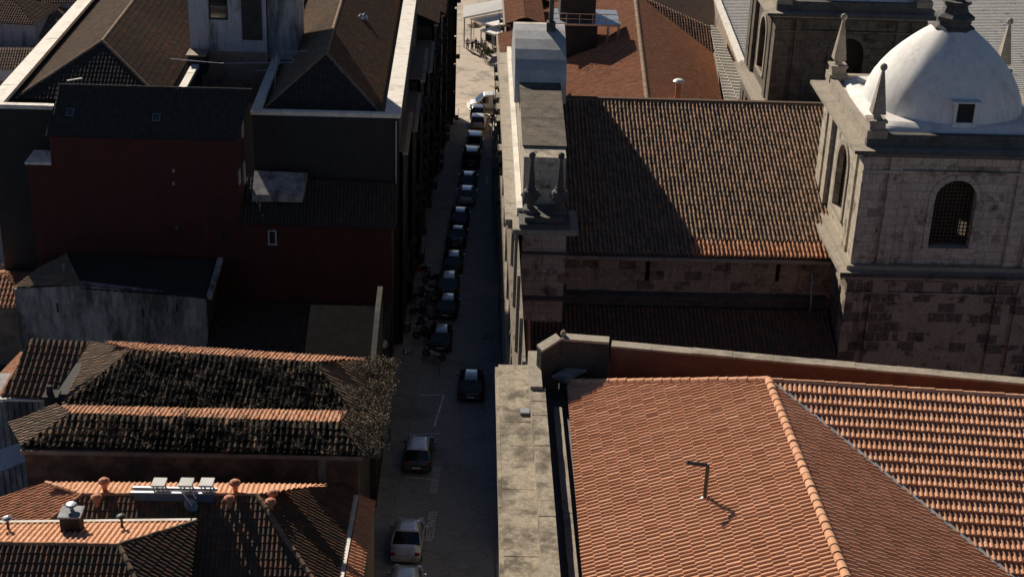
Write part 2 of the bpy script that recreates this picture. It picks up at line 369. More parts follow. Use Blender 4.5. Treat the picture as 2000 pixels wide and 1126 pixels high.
# ------------------------------------------------------------------ tile roof
def newell(pts):
    n = Vector((0, 0, 0))
    for i in range(len(pts)):
        a, b = pts[i], pts[(i+1) % len(pts)]
        n += Vector(((a.y-b.y)*(a.z+b.z), (a.z-b.z)*(a.x+b.x), (a.x-b.x)*(a.y+b.y)))
    n.normalize()
    return n if n.z > 0 else -n
def tile_roof(name, poly, mat, parent, col=0.25, row=0.45, amp=0.045, step=0.035, sub=6, jit=0.016, lift=0.06, sheet=0, seed=1, bw=0.62, pan=0.25, yj=0.03):
    poly = [Vector(p) for p in poly]; n = newell(poly); rr = random.Random(seed)
    d = Vector((0, 0, -1)); d = (d-n*d.dot(n)).normalized(); a = n.cross(d).normalized()
    o = poly[0]
    us = [(p-o).dot(a) for p in poly]; ws = [(p-o).dot(d) for p in poly]
    u0, u1, w0, w1 = min(us), max(us), min(ws), max(ws)
    nc = int(math.ceil((u1-u0)/col)); nr = int(math.ceil((w1-w0)/row))
    verts = []; faces = []; att = []; nb_ = max(3, int(sub*0.65)); PT = [bw*k/nb_ for k in range(nb_+1)]+[bw+(1-bw)*(k+1)/(sub-nb_) for k in range(sub-nb_)]
    for j in range(nr):
        for i in range(nc):
            r_ = rr.random(); jj = (rr.random()-0.5)*jit; ju = (rr.random()-0.5)*jit*0.8; jd = (rr.random()-0.5)*yj
            if rr.random() < .03: r_ = -.25
            b = len(verts)
            for (wf, hh) in ((w0+j*row, 0.0), (w0+(j+1)*row+0.03, step)):
                for k in range(sub+1):
                    t = k/sub
                    # barrel then pan: raised round cover, flat channel
                    t = PT[k]; prof = math.sin(pi*t/bw)**0.7*amp if 0 < t < bw else (-pan*amp*math.sin(pi*(t-bw)/(1-bw)) if t > bw else 0)
                    verts.append(o + a*(u0+(i+t)*col+ju) + d*(wf+jd) + n*(prof+hh+jj+lift))
            for k in range(sub):
                faces.append((b+k, b+sub+1+k, b+sub+2+k, b+k+1)); att.append(r_)
            # closing edge at the tile's lower lip
            c0 = len(verts)
            for k in range(sub+1): verts.append(verts[b+sub+1+k]-n*(step+0.01))
            for k in range(sub):
                faces.append((b+sub+1+k, c0+k, c0+k+1, b+sub+2+k)); att.append(r_)
    me = bpy.data.meshes.new(name); me.from_pydata(verts, [], faces)
    A = me.attributes.new('tile', 'FLOAT', 'FACE'); A.data.foreach_set('value', att)
    bm = bmesh.new(); bm.from_mesh(me)
    N_ = len(poly); cen = sum(poly, Vector())/N_
    for i in range(N_):
        p, q = poly[i], poly[(i+1) % N_]
        e = (q-p).normalized(); pn = e.cross(n).normalized()
        if pn.dot(cen-p) > 0: pn = -pn
        bmesh.ops.bisect_plane(bm, geom=bm.verts[:]+bm.edges[:]+bm.faces[:], plane_co=p, plane_no=pn, clear_outer=True, dist=1e-5)
    # deck below the tiles
    base = [bm.verts.new(p) for p in poly]
    try: bm.faces.new(base)
    except Exception: pass
    bm.to_mesh(me); bm.free(); me.materials.append(mat)
    me.validate()
    ob = bpy.data.objects.new(name, me); COL.objects.link(ob)
    if parent is not None: ob.parent = parent; ob.matrix_parent_inverse = pinv(parent)
    return ob
def ridge_caps(a, b, mat, parent, r=0.13, L=0.42, name='ridge_tiles', lift=0.05, gap=0.0):
    a = Vector(a); b = Vector(b); D = (b-a); n_ = max(1, int(D.length/L)); d = D/n_; mb = MB(); rr = random.Random(int(a.x*10+b.y))
    dn = d.normalized(); sd = dn.cross(Vector((0, 0, 1))).normalized(); up = sd.cross(dn)
    for i in range(n_):
        p0 = a+d*i+up*(lift+rr.uniform(-.012, .012)); p1 = p0+d*1.05; k = len(mb.v); m_ = 8
        for (p, q) in ((p0, r*0.88), (p1, r*1.08)):
            for j in range(m_+1):
                t = pi*j/m_; mb.v.append(tuple(p+sd*cos(t)*q+up*sin(t)*q))
        for j in range(m_):
            mb.f.append((k+j, k+j+1, k+m_+2+j, k+m_+1+j)); mb.m.append(0); mb.sm.append(False)
        mb.f.append(tuple(k+m_+1+j for j in range(m_+1))); mb.m.append(0); mb.sm.append(False)
    o = mb.build(name, mat, parent)
    A = o.data.attributes.new('tile', 'FLOAT', 'FACE'); vals = [0]*len(o.data.polygons)
    for i in range(len(vals)): vals[i] = random.Random(i//9+5).random()
    A.data.foreach_set('value', vals)
    return o
def wall_ring(pts, z0, z1, mat, parent, name='wall'):
    return MB().prism([(p[0], p[1]) for p in pts], z0, z1).build(name, mat, parent)
# ================================================================== GROUND
def ground_sheet(name, xs, ys, mat, dz=0.0):
    vs = []; fs = []
    for y in ys:
        for x in xs: vs.append((x, y, ground(y)+dz))
    nx = len(xs)
    for j in range(len(ys)-1):
        for i in range(nx-1): fs.append((j*nx+i, j*nx+i+1, (j+1)*nx+i+1, (j+1)*nx+i))
    mb = MB(); mb.add(vs, fs); return struct(mb.build(name, mat))
ground_sheet('ground', [-400, -150, -60, 0, 60, 150, 400], [-40, 20, 60, 72, 100, 150, 184.9, 185.1, 260, 700], M['earth'], -0.02)
def strip(name, L, R, mat, dz, h=0.0):
    """L,R lists of (x,y); surface following the hill; h>0 gives a kerb"""
    mb = MB(); n = len(L)
    top = [(p[0], p[1], ground(p[1])+dz+h) for p in L]+[(p[0], p[1], ground(p[1])+dz+h) for p in R]
    fs = [(i, n+i, n+i+1, i+1) for i in range(n-1)]
    mb.add(top, fs)
    if h:
        for S_ in (L, R):
            for i in range(n-1):
                a, b = S_[i], S_[i+1]
                mb.face([(a[0], a[1], ground(a[1])), (b[0], b[1], ground(b[1])), (b[0], b[1], ground(b[1])+dz+h), (a[0], a[1], ground(a[1])+dz+h)])
    return struct(mb.build(name, mat))
CL = lambda y: -1.75+0.043*(y-121)     # left kerb of the street
CR = lambda y: 2.45+0.008*(y-100)
Ys = [20, 40, 60, 80, 100, 120, 140, 160, 172]
strip('road', [(CL(y), y) for y in Ys], [(CR(y), y) for y in Ys], M['road'], 0.004)
FL = lambda y: CL(y)-2.0
strip('pavement', [(FL(y)-0.8, y) for y in Ys], [(CL(y), y) for y in Ys], M['pave'], 0.0, 0.12)
strip('pavement', [(CR(y), y) for y in Ys], [(3.4, y) for y in Ys], M['pave'], 0.0, 0.12)
pl = ground_sheet('plaza', [-20, 0, 20], [160, 172, 184.9, 185.1, 205, 240], M['plaza'], 0.012)
# sunlit sandy paving on the lower street where the plaza starts
# ================================================================== RIGHT: CORNER PALACE (big clay roof)
RB = thing('corner_building', 'large building with bright orange clay tile roof and broad stone cornice, bottom right', 'building', (12, 45, 0))
A = at(1500, 745, 24); B = at(1650, 1126, 24); Bx = A+(B-A)*2.0
PL = slope_plane(A, B, 0.44, (-1, 0))
E1 = hit(1108, 749, PL); E2 = hit(1139, 1126, PL); E2x = E1+(E2-E1)*2.0
D = at(2000, 778, 24); Dx = A+(D-A)*1.35
PF = slope_plane(A, D, 0.38, (0, -1))
Vv = hit(1968, 1126, PF); Vx = A+(Vv-A)*1.5
mid = A+(Bx-A)
tile_roof('roof', [A, E1, E2x, Bx], M['tile_new'], RB, col=0.215, row=0.48, amp=0.055, step=0.055, sub=7, bw=.45, pan=.05, seed=1)
# right-facing slope of the left wing
tile_roof('roof', [A, Bx, Vx], M['tile_new'], RB, col=0.25, row=0.50, amp=0.08, step=0.05, sub=9, bw=.72, pan=.6, seed=2)
dn = (Vx-A); q = Dx + Vector((0, 0, 0)); nrm = PF[1]; dsl = Vector((0, 0, -1)); dsl = (dsl-nrm*dsl.dot(nrm)).normalized()
Q = Dx + dsl*((Vx.z-Dx.z)/dsl.z)
tile_roof('roof', [A, Vx, Q, Dx], M['tile_new'], RB, col=0.185, row=0.50, amp=0.055, step=0.10, sub=7, bw=.8, pan=.3, seed=3)
ridge_caps(A, Bx, M['tile_new'], RB, r=0.16, lift=0.08)
ridge_caps(E1, A, M['tile_new'], RB, r=0.14, lift=0.07)
ridge_caps(A, Dx, M['tile_new'], RB, r=0.12, lift=0.06, L=0.5)
vm = MB(); vd = (Vx-A).normalized(); vm.beam(A+vd*0.5+Vector((0, 0, .17)), Vx+Vector((0, 0, .17)), 0.15, 0.05); vm.build('valley_gutter', M['lead'], RB)
# cornice slabs along the street
def slabs(name, mat, parent, x0, x1, y0, y1, z0, z1, L, jz=0.008, gap=0.012, seed=3):
    mb = MB(); r_ = random.Random(seed); y = y0
    while y < y1-0.05:
        l = min(L*r_.uniform(0.75, 1.25), y1-y); j = r_.uniform(-jz, jz)
        mb.box(x0+r_.uniform(-.006, .006), x1, y, y+l-gap, z0, z1+j); y += l
    return mb.build(name, mat, parent)
c1_ = at(976, 1126, 20.5); c2_ = at(968, 700, 20.5); YB = 59.2
XC = (c1_.x+c2_.x)/2
slabs('cornice', M['cornice_stone'], RB, XC+0.14, XC+1.62, 26, YB, 20.1, 20.5, 1.5)
slabs('cornice_edge', M['cornice_stone'], RB, XC, XC+0.136, 26, YB, 19.95, 20.38, 2.2, seed=5)
MB().box(XC+0.1, XC+1.5, 26, YB-.02, 19.4, 19.94).build('cornice_bed', M['trim'], RB)
pa = at(1060, 1126, 21.2); pb = at(1095, 1126, 21.2); pc = at(1040, 800, 21.2)
XP0 = pa.x; XP1 = pb.x
slabs('parapet', M['cornice_stone'], RB, XP0, XP1, 26, at(1050, 757, 21.2).y, 20.3, 21.2, 1.25, seed=8, jz=0.015)
MB().box(XP0+0.05, XP1-0.05, 26, 59, 17, 20.3).build('parapet_base', M['trim_dark'], RB)
yb0 = at(1050, 754, 21.35).y; kx0 = at(1032, 690, 21.35).x; kx1 = at(1056, 740, 21.35).x
slabs('parapet_pier', M['trim'], RB, kx0, kx1+0.05, yb0, at(1040, 684, 21.35).y, 20.3, 21.35, 1.6, seed=9)
mb = MB(); mb.box(XP0-0.42, XP0-0.05, at(1030, 803, 20.6).y-0.15, at(1030, 803, 20.6).y+0.25, 20.5, 20.62); mb.build('roof_hatch', M['steel'], RB)
# facade below the cornice
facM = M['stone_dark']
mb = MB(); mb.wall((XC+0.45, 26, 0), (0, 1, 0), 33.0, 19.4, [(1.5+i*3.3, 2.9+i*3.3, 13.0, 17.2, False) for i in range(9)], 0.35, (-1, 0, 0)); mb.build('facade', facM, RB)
mb = MB()
for i in range(9): mb.box(XC+0.8, XC+0.85, 27.5+i*3.3, 28.9+i*3.3, 13.0, 17.2)
mb.each('window_glass', M['glass'], RB)
MB().prism([(XC+0.9, 26), (46, 26), (46, 52), (24, 55.0), (XC+0.9, 57.5)], -2, 17.4).build('core_wall', M['brick_red'], RB)
# gutter trough
MB().prism([(XP1, 26), (E1.x+0.5, 26), (E1.x+0.5, E1.y-0.3), (XP1, E1.y+2.6)], 20.0, 20.25).build('gutter', M['gutter_floor'], RB)
slabs('gutter_kerb', M['trim'], RB, E1.x-0.62, E1.x-0.28, 26, E1.y-1.3, 20.25, 20.5, 1.5, seed=11)
# rear parapet wall (red render, pale coping), running right
k0 = at(1058, 683, 22.3); k1 = at(1096, 660, 22.7); k2 = at(1190, 667, 22.7); k3 = at(1194, 674, 22.35); k4 = at(2000, 747, 22.35); k5 = k3+(k4-k3)*1.3
def par_wall(a, b, th, zb, top, nm, mat, capm, parent, cap=0.10, over=0.05):
    a = Vector(a); b = Vector(b); d = (b-a); d.z = 0; d.normalize(); p = Vector((-d.y, d.x, 0))
    if p.y < 0: p = -p
    mb = MB(); o = [a, b, b+p*th, a+p*th]
    vs = [(v.x, v.y, zb) for v in o]+[(v.x, v.y, (a.z if i in (0, 3) else b.z)-cap) for i, v in enumerate(o)]
    mb.add(vs, [(3, 2, 1, 0), (4, 5, 6, 7), (0, 1, 5, 4), (1, 2, 6, 5), (2, 3, 7, 6), (3, 0, 4, 7)]); mb.build(nm, mat, parent)
    mb = MB(); L_ = (b-a).length; n_ = max(1, int(L_/1.6)); r_ = random.Random(int(L_*10))
    for i in range(n_):
        s0 = a+(b-a)*(i/n_); s1 = a+(b-a)*((i+1)/n_)-(b-a).normalized()*0.012; j = r_.uniform(-.01, .012)
        o = [s0-p*over, s1-p*over, s1+p*(th+over), s0+p*(th+over)]
        zz = [s0.z, s1.z, s1.z, s0.z]
        mb.add([(v.x, v.y, zz[t]-cap+0.002) for t, v in enumerate(o)]+[(v.x, v.y, zz[t]+j) for t, v in enumerate(o)], [(3, 2, 1, 0), (4, 5, 6, 7), (0, 1, 5, 4), (1, 2, 6, 5), (2, 3, 7, 6), (3, 0, 4, 7)])
    mb.build('coping', capm, parent)
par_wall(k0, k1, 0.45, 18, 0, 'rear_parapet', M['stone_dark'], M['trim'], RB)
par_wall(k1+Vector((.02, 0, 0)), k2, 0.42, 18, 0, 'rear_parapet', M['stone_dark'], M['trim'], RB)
par_wall(k3, k5, 0.42, 16, 0, 'rear_parapet', M['brick_red'], M['trim'], RB)
MB().lathe(k1+Vector((0.1, .25, 0)), [(0.10, 0), (0.13, .07), (0.11, .16), (0.05, .24)], 10).build('finial', M['trim'], RB)
# rear gutter floor and back slope
MB().face([E1+V(-.2, 1.5, -.4), E1+V(0, 0, -.2), A+V(0, 0, -.25), Dx+V(0, 0, -.25), Dx+V(0, 3.3, -2.8), A+V(0, 4.0, -3.3), E1+V(0, 3, -1.2)]).build('rear_slope', M['tile_mid'], RB)
# small slate canopy in the corner
s = [at(1078, 733, 21.2), at(1112, 713, 21.35), at(1154, 716, 21.35), at(1102, 745, 21.2)]
mb = MB(); mb.extrude([p for p in s], (0, 0, -0.08)); mb.build('slate_canopy', M['grey_wall'], RB)
# iron mast on the roof
mp = hit(1376, 975, PL)+Vector((0, 0, 0)); ms = thing('roof_mast', 'thin black bent iron pole standing on the bright orange tile roof', 'mast', mp)
dist = (mp-CAM).length; H_ = 66*dist/F/cos(radians(32)); Ln = 36*dist/F
MB().tube([mp-V(0, 0, .1), mp+V(0, 0, H_*0.95), mp+V(-0.05, 0, H_), mp+V(-Ln, 0.05, H_+0.03)], 0.07, 8).build('pole', M['iron'], ms)
MB().tube([mp+V(-Ln, 0.05, H_+.03), mp+V(-Ln-.09, 0.05, H_+0.08)], 0.07, 8).build('cowl', M['iron'], ms)
MB().lathe(mp-V(0, 0, .05), [(0.16, 0), (0.16, .1), (.06, .18)], 10).build('flashing', M['lead'], ms)
# ================================================================== CHURCH NAVE
CH = thing('church', 'old stone church with ribbed brown tile roof and lead capped facade seen edge on', 'church', (12, 95, -2))
NY = 81.7; NZ = 16.0; NX0 = 5.9; NX1 = 22.5
RY = 96.0; RZ = NZ+0.3*(RY-NY)
_zs = NZ-.1+(RZ-NZ+.1)*(1.36/(RY-NY+.25)); _ys = NY+1.11
tile_roof('roof', [V(13.2, NY-.25, NZ-.1), V(NX1, NY-.25, NZ-.1), V(NX1, _ys, _zs), V(13.2, _ys, _zs)], M['tile_mid'], CH, col=0.25, row=0.44, amp=0.13, step=0.04, sub=9, seed=66, jit=.04, bw=.52, pan=.15)
tile_roof('roof', [V(NX0, NY-.25, NZ-.1), V(13.2, NY-.25, NZ-.1), V(13.2, _ys, _zs), V(NX0, _ys, _zs)], M['tile_church'], CH, col=0.25, row=0.44, amp=0.13, step=0.04, sub=9, seed=67, jit=.04, bw=.52, pan=.15)
tile_roof('roof', [V(NX0, _ys, _zs), V(NX1, _ys, _zs), V(NX1+4, RY, RZ), V(NX0, RY, RZ)], M['tile_church'], CH, col=0.25, row=0.44, amp=0.13, step=0.04, sub=9, seed=6, jit=0.04, bw=.52, pan=.15)
MB().box(NX0, NX1+4, RY-.02, RY+.3, RZ-.4, RZ+.26).build('ridge_wall', M['tile_dark'], CH)
MB().face([V(NX0, RY, RZ), V(NX1+4, RY, RZ), V(NX1+4, 112, NZ-.8), V(NX0, 112, NZ-.8)][::1]).build('rear_slope', M['tile_dark'], CH)
ridge_caps(V(NX0, RY, RZ), V(NX1+4, RY, RZ), M['tile_church'], CH, r=0.13, lift=0.04)
mb = MB(); mb.box(NX0-.1, NX1-1.2, NY-.42, NY-.22, NZ-.32, NZ-.16); mb.box(NX0-.1, NX1-1.2, NY-.22, NY+.1, NZ-.45, NZ-.2); mb.build('eave_gutter', M['trim'], CH)
mb = MB(); mb.wall((NX0, NY, 2), (1, 0, 0), NX1-NX0, NZ-2.3, [(4.75, 5.0, 12.2, 13.5, False), (12.35, 12.6, 12.3, 13.5, False)], 0.4, (0, -1, 0)); mb.build('nave_wall', M['stone_nave'], CH)
mb = MB(); mb.box(NX0+4.7, NX0+5.1, NY+.35, NY+.4, 14, 15.6); mb.box(NX0+12.3, NX0+12.7, NY+.35, NY+.4, 14, 15.6); mb.each('window_glass', M['black'], CH)
zl = atY(1300, 575, NY-.4).z
mb = MB(); mb.box(NX0-.1, NX1-1.2, NY-.75, NY-.01, zl-.12, zl); mb.box(NX0-.1, NX1-1.2, NY-.5, NY-.02, zl-.7, zl-.13); mb.build('ledge', M['trim_dark'], CH)
MB().box(NX0, NX1, NY+.41, 112, -4, NZ-.9).build('nave_core', M['dark_wall'], CH)
dp = NX1-1.9
MB().tube([V(dp, NY-.3, NZ-.25), V(dp, NY-.35, NZ-.5), V(dp-.25, NY-.12, NZ-1), V(dp-.3, NY-.95, zl-.1), V(dp-.3, NY-.95, 9)], 0.055, 8).build('downpipe', M['steel'], CH)
# aisle (low roof behind the rear parapet)
AZ = atY(1300, 603, NY-.8).z
tile_roof('aisle_roof', [V(3.7, NY-.76, AZ), V(NX1-1.2, NY-.76, AZ), V(NX1-1.2, NY-18, AZ-.34*17.2), V(3.7, NY-18, AZ-.34*17.2)], M['tile_dark'], CH, col=0.25, row=0.45, amp=0.07, sub=5, seed=9)
va = V(3.85, NY-.9, AZ+.02); ridge_caps(va+V(0, -.6, -.2), va+V(0, -16, -16*.34), M['tile_new'], CH, r=.13, name='verge_tiles')
MB().box(3.2, NX1-1.2, 60.5, NY-.8, -2, 5.0).build('aisle_wall', M['dark_wall'], CH)
# street-side facade wall with volutes and gabled, lead-covered crown (profile in the Y-Z plane)
FX0, FX1 = 3.15, 6.0
cyp = 96.8; ZT = 25.1
prof = [(81.1, -6), (81.1, 18.5), (82.3, 18.55)]
for i in range(9):
    t = i/8; prof.append((82.7+(92.4-82.7)*t, 21.3+(22.5-21.3)*t))
prof2 = prof+[(2*cyp-y, z) for (y, z) in reversed(prof)]
MB().extrude([(FX0+.25, y, z) for y, z in prof2], (FX1-FX0-.45, 0, 0)).build('facade_wall', M['stone_tower'], CH)
# slabs on the volute top
mb = MB()
for i in range(4, 11):
    (y0, z0), (y1, z1) = prof[i], prof[i+1]
    mb.extrude([(FX0+.18, y0, z0+.02), (FX0+.18, y1-.03, z1+.02), (FX0+.18, y1-.03, z1+.12), (FX0+.18, y0, z0+.12)], (FX1-FX0-.3, 0, 0))
mb.build('volute_slabs', M['stone_rear'], CH)
# lead crown: box with curved top
crown = [(92.3, 21.3), (92.3, 21.9), (92.45, 22.6), (92.85, 23.25), (93.45, 23.78), (94.2, 24.2), (95.1, 24.6), (96, 24.9), (cyp, ZT)]
crown2 = crown+[(2*cyp-y, z) for y, z in reversed(crown[:-1])]
mb = MB(); mb.extrude([(FX0-.1, y, z) for y, z in crown2], (FX1-FX0+.35, 0, 0)); mb.build('crown_lead', M['lead'], CH)
# pole / cross base on top
cx_ = at(1078, 62, 25.2); mb = MB(); mb.box(cx_.x-.28, cx_.x+.28, cyp-.9, cyp-.3, ZT-.3, ZT+.35); mb.box(cx_.x-.14, cx_.x+.14, cyp-.74, cyp-.46, ZT+.35, ZT+4.2); mb.box(cx_.x-.14, cx_.x+.14, cyp-1.5, cyp+.3, ZT+2.9, ZT+3.2); mb.build('cross', M['trim_dark'], CH)
# cornices along the street facade
mb = MB(); mb.box(FX0-.1, FX0+.22, 81.3, 113.2, 18.3, 18.75); mb.build('street_coping', M['coping'], CH)
slabs('street_cornice', M['trim'], CH, FX0-.75, FX0-.102, 80.7, 113.2, 17.9, 18.29, 1.3, seed=31)
mb = MB()
r_ = random.Random(4); y = 81.0
while y < 113: mb.box(FX0-.6, FX0-.06, y, y+.35, 17.6, 17.89); y += .8
mb.build('dentils', M['trim'], CH)
mb = MB(); mb.wall((FX0-.05, 60.2, -2), (0, 1, 0), 53, 20, [(22+i*4.4, 23.8+i*4.4, 9.5, 14.5, True) for i in range(7)], .4, (-1, 0, 0)); mb.build('street_facade', M['stone'], CH)
mb = MB(); mb.box(FX0+.32, FX0+.36, 81, 112.8, 7, 13); mb.build('window_glass', M['glass'], CH)
mb = MB()
for z in (13.2, 8.2, 5.0): mb.box(FX0-.35, FX0-.06, 60.2, 113, z, z+.25)
for y in (60.6, 64.4, 69.0, 74.0, 79.5, 85.2, 91, 97, 103, 109): mb.box(FX0-.22, FX0-.06, y, y+.8, -2, 17.9)
mb.each('pilaster', M['stone'], CH)
r_ = random.Random(12); mb = MB()
for i in range(36):
    y = r_.uniform(60.5, 80.5); z = r_.uniform(6, 14); mb.lathe((FX0-.12, y, z), [(.05, 0), (r_.uniform(.15, .3), .12), (r_.uniform(.1, .25), .4), (.04, .6)], 7)
mb.each('carved_ornament', M['trim'], CH)
mb = MB(); mb.tube([(FX0+.3, 80.2, 17.5), (FX0+.3, 80.2, 12.5), (FX0+.3, 79.6, 4)], .06, 8); mb.build('downpipe', M['steel'], CH)
# front pier with cornice and two pinnacles
mb = MB(); mb.box(FX0+.2, FX1-.2, 79.6, 81.1, 6, 18.0); mb.build('pier', M['stone_tower'], CH)
mb = MB(); mb.box(FX0+.02, FX1-.02, 79.45, 81.2, 16.7, 16.85); mb.box(FX0-.05, FX1+.05, 79.35, 81.2, 13.9, 14.1); mb.each('pier_band', M['trim_dark'], CH)
mb = MB(); mb.box(FX0-.35, FX1+.45, 79.2, 82.2, 18.0, 18.3); mb.build('pier_cornice', M['trim'], CH)
mb = MB(); mb.box(FX0, FX1, 79.4, 82, 18.3, 18.55); mb.box(FX0+.3, FX1-.3, 79.7, 81.7, 18.55, 18.85); mb.build('pier_cap', M['trim_dark'], CH)
def pinnacle(x, y, z, s, mat, parent, urn=True):
    mb = MB()
    if urn:
        mb.lathe((x, y, z), [(.42*s, 0), (.42*s, .18*s), (.2*s, .25*s), (.2*s, .45*s), (.42*s, .75*s), (.5*s, .98*s), (.4*s, 1.2*s), (.24*s, 1.3*s), (.26*s, 1.42*s)], 12)
        mb.lathe((x, y, z+1.42*s), [(.22*s, 0), (.09*s, 1.6*s), (.08*s, 1.62*s)], 8)
        mb.lathe((x, y, z+3.0*s), [(.05*s, 0), (.15*s, .07*s), (.19*s, .18*s), (.15*s, .3*s), (.05*s, .37*s)], 12)
        for i in range(8): mb.lathe((x+cos(i*pi/4)*.46*s, y+sin(i*pi/4)*.46*s, z+.85*s), [(.03*s, 0), (.09*s, .08*s), (.03*s, .2*s)], 6)
    else:
        mb.box(x-.55*s, x+.55*s, y-.55*s, y+.55*s, z, z+.45*s); mb.box(x-.42*s, x+.42*s, y-.42*s, y+.42*s, z+.45*s, z+.85*s)
        mb.box(x-.5*s, x+.5*s, y-.5*s, y+.5*s, z+.85*s, z+.97*s)
        mb.lathe((x, y, z+.97*s), [(.3*s, 0), (.17*s, .2*s), (.17*s, .3*s)], 10)
        mb.lathe((x, y, z+1.27*s), [(.5*s, 0), (.52*s, .05*s), (.1*s, 2.35*s)], 4, rz=pi/4)
        mb.lathe((x, y, z+3.6*s), [(.08*s, 0), (.17*s, .08*s), (.2*s, .2*s), (.16*s, .33*s), (.05*s, .4*s)], 12)
    return mb.build('pinnacle', mat, parent)
pinnacle(FX0+.62, 80.6, 18.85, 1.05, M['trim_dark'], CH); pinnacle(FX1-.62, 80.6, 18.85, 1.05, M['trim_dark'], CH)
# ================================================================== TOWERS
def tower(name, label, x0, y0, W, Dp, mats, zg, hasdome=True):
    T = thing(name, label, 'tower', (x0+W/2, y0+Dp/2, zg))
    low, up, trim, trimd = mats
    zp, zc = 16.9, 23.5; x1, y1 = x0+W, y0+Dp
    MB().box(x0+.15, x1-.15, y0+.15, y1-.15, zg-2, zp-.5).build('base', low, T)
    mb = MB()
    for (px0, px1) in ((x0, x0+1.1), (x0+1.4, x0+2.3), (x1-1.1, x1), (x1-2.3, x1-1.4)):
        mb.box(px0, px1, y0, y0+.14, zg, zp-.5)
    for (a_, b_) in ((y0+.16, y0+1.1), (y0+1.6, y0+2.5), (y1-1.1, y1), (y1-2.5, y1-1.6)):
        mb.box(x0, x0+.14, a_, b_, zg, zp-.5)
    mb.box(x0-.05, x1+.05, y0-.05, y1, zp-1.55, zp-1.35)
    mb.each('base_pilaster', low, T)
    mb = MB(); mb.box(x0-.3, x1+.3, y0-.3, y1+.3, zp-.48, zp-.2); mb.box(x0-.62, x1+.62, y0-.62, y1+.62, zp-.19, zp+.05); mb.box(x0-.2, x1+.2, y0-.2, y1+.2, zp+.05, zp+.3); mb.build('lower_cornice', trim, T)
    # shaft walls with arched belfry openings
    wx = W/2
    zb = zp+.3; Hh = zc-zb
    mb = MB(); ww = 1.15
    mb.wall((x0+.3, y0+.3, zb), (1, 0, 0), W-.6, Hh, [(W/2-.3-ww, W/2-.3+ww, 1.0, 5.0, True)], .9, (0, -1, 0))
    mb.wall((x0+.3, y0+.3, zb), (0, 1, 0), Dp-.6, Hh, [(Dp/2-.3-ww, Dp/2-.3+ww, 1.0, 5.0, True)], .9, (-1, 0, 0))
    mb.wall((x1-.3, y0+.3, zb), (0, 1, 0), Dp-.6, Hh, [(Dp/2-.3-ww, Dp/2-.3+ww, 1.0, 5.0, True)], .9, (1, 0, 0))
    mb.wall((x0+.3, y1-.3, zb), (1, 0, 0), W-.6, Hh, [(W/2-.3-ww, W/2-.3+ww, 1.0, 5.0, True)], .9, (0, 1, 0))
    mb.build('belfry_wall', up, T)
    mb = MB()
    for (a_, b_) in ((x0+.05, x0+1.15), (x0+1.5, x0+2.2), (x1-2.2, x1-1.5), (x1-1.15, x1-.05)): mb.box(a_, b_, y0+.12, y0+.298, zb, zc)
    for (a_, b_) in ((y0+.302, y0+1.2), (y0+1.75, y0+2.6), (y1-2.6, y1-1.75), (y1-1.2, y1-.1)): mb.box(x0+.06, x0+.298, a_, b_, zb, zc)
    mb.box(x0, x1, y0+.04, y0+.29, zc-.9, zc-.75)
    mb.each('belfry_pilaster', up, T)
    # arch surrounds
    def arch(o, u, nm):
        mb = MB(); o = Vector(o); u = Vector(u); R0, R1 = ww, ww+.32; cz = zb+5.0-ww; n = 14
        out = Vector((0, -1, 0)) if u.x else Vector((-1, 0, 0))
        for i in range(n):
            t0, t1 = pi*i/n, pi*(i+1)/n
            q = [o+u*(R0*cos(t0))+V(0, 0, cz+R0*sin(t0)), o+u*(R1*cos(t0))+V(0, 0, cz+R1*sin(t0)), o+u*(R1*cos(t1))+V(0, 0, cz+R1*sin(t1)), o+u*(R0*cos(t1))+V(0, 0, cz+R0*sin(t1))]
            mb.extrude(q, out*.07)
        for s_ in (-1, 1):
            q = [o+u*(s_*R0)+V(0, 0, zb+1), o+u*(s_*R1)+V(0, 0, zb+1), o+u*(s_*R1)+V(0, 0, cz), o+u*(s_*R0)+V(0, 0, cz)]
            mb.extrude(q, out*.07)
        q = [o-u*1.5+V(0, 0, zb+.82), o+u*1.5+V(0, 0, zb+.82), o+u*1.5+V(0, 0, zb+1), o-u*1.5+V(0, 0, zb+1)]; mb.extrude(q, out*.12)
        mb.build('arch_surround', trim if nm else up, T)
    arch((x0+W/2, y0+.297, 0), (1, 0, 0), 0); arch((x0+.297, y0+Dp/2, 0), (0, 1, 0), 1)
    # lattice shutters: grid of bars set inside the openings
    def lattice(o, u):
        mb = MB(); o = Vector(o); u = Vector(u)
        for i in range(-5, 6):
            mb.beam(o+u*(i*.21)+V(0, 0, zb+1), o+u*(i*.21)+V(0, 0, zb+5.0-ww+math.sqrt(max(0.02, ww*ww-(i*.21)**2))), .055, .05)
        for k in range(18):
            z = zb+1.1+k*.22; hw = ww if z < zb+5-ww else math.sqrt(max(.01, ww*ww-(z-zb-5+ww)**2))
            mb.beam(o-u*hw+V(0, 0, z), o+u*hw+V(0, 0, z), .06, .05)
        mb.build('lattice', M['wood'], T)
    lattice((x0+W/2, y0+.75, 0), (1, 0, 0)); lattice((x0+.62, y0+Dp/2, 0), (0, 1, 0))
    MB().box(x0+1.2, x1-1.2, y0+1.2, y1-1.2, zb+.0, zb+.1).build('belfry_floor', M['wood'], T)
    MB().box(x0+W/2-1.2, x0+W/2+1.2, y0+2.6, y0+2.7, zb+.1, zb+2.6).build('inner_screen', M['wood'], T)
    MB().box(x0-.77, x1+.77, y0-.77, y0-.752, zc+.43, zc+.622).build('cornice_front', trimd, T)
    MB().box(x0-.64, x1+.64, y0-.64, y0-.622, zp-.19, zp+.052).build('cornice_front', trimd, T)
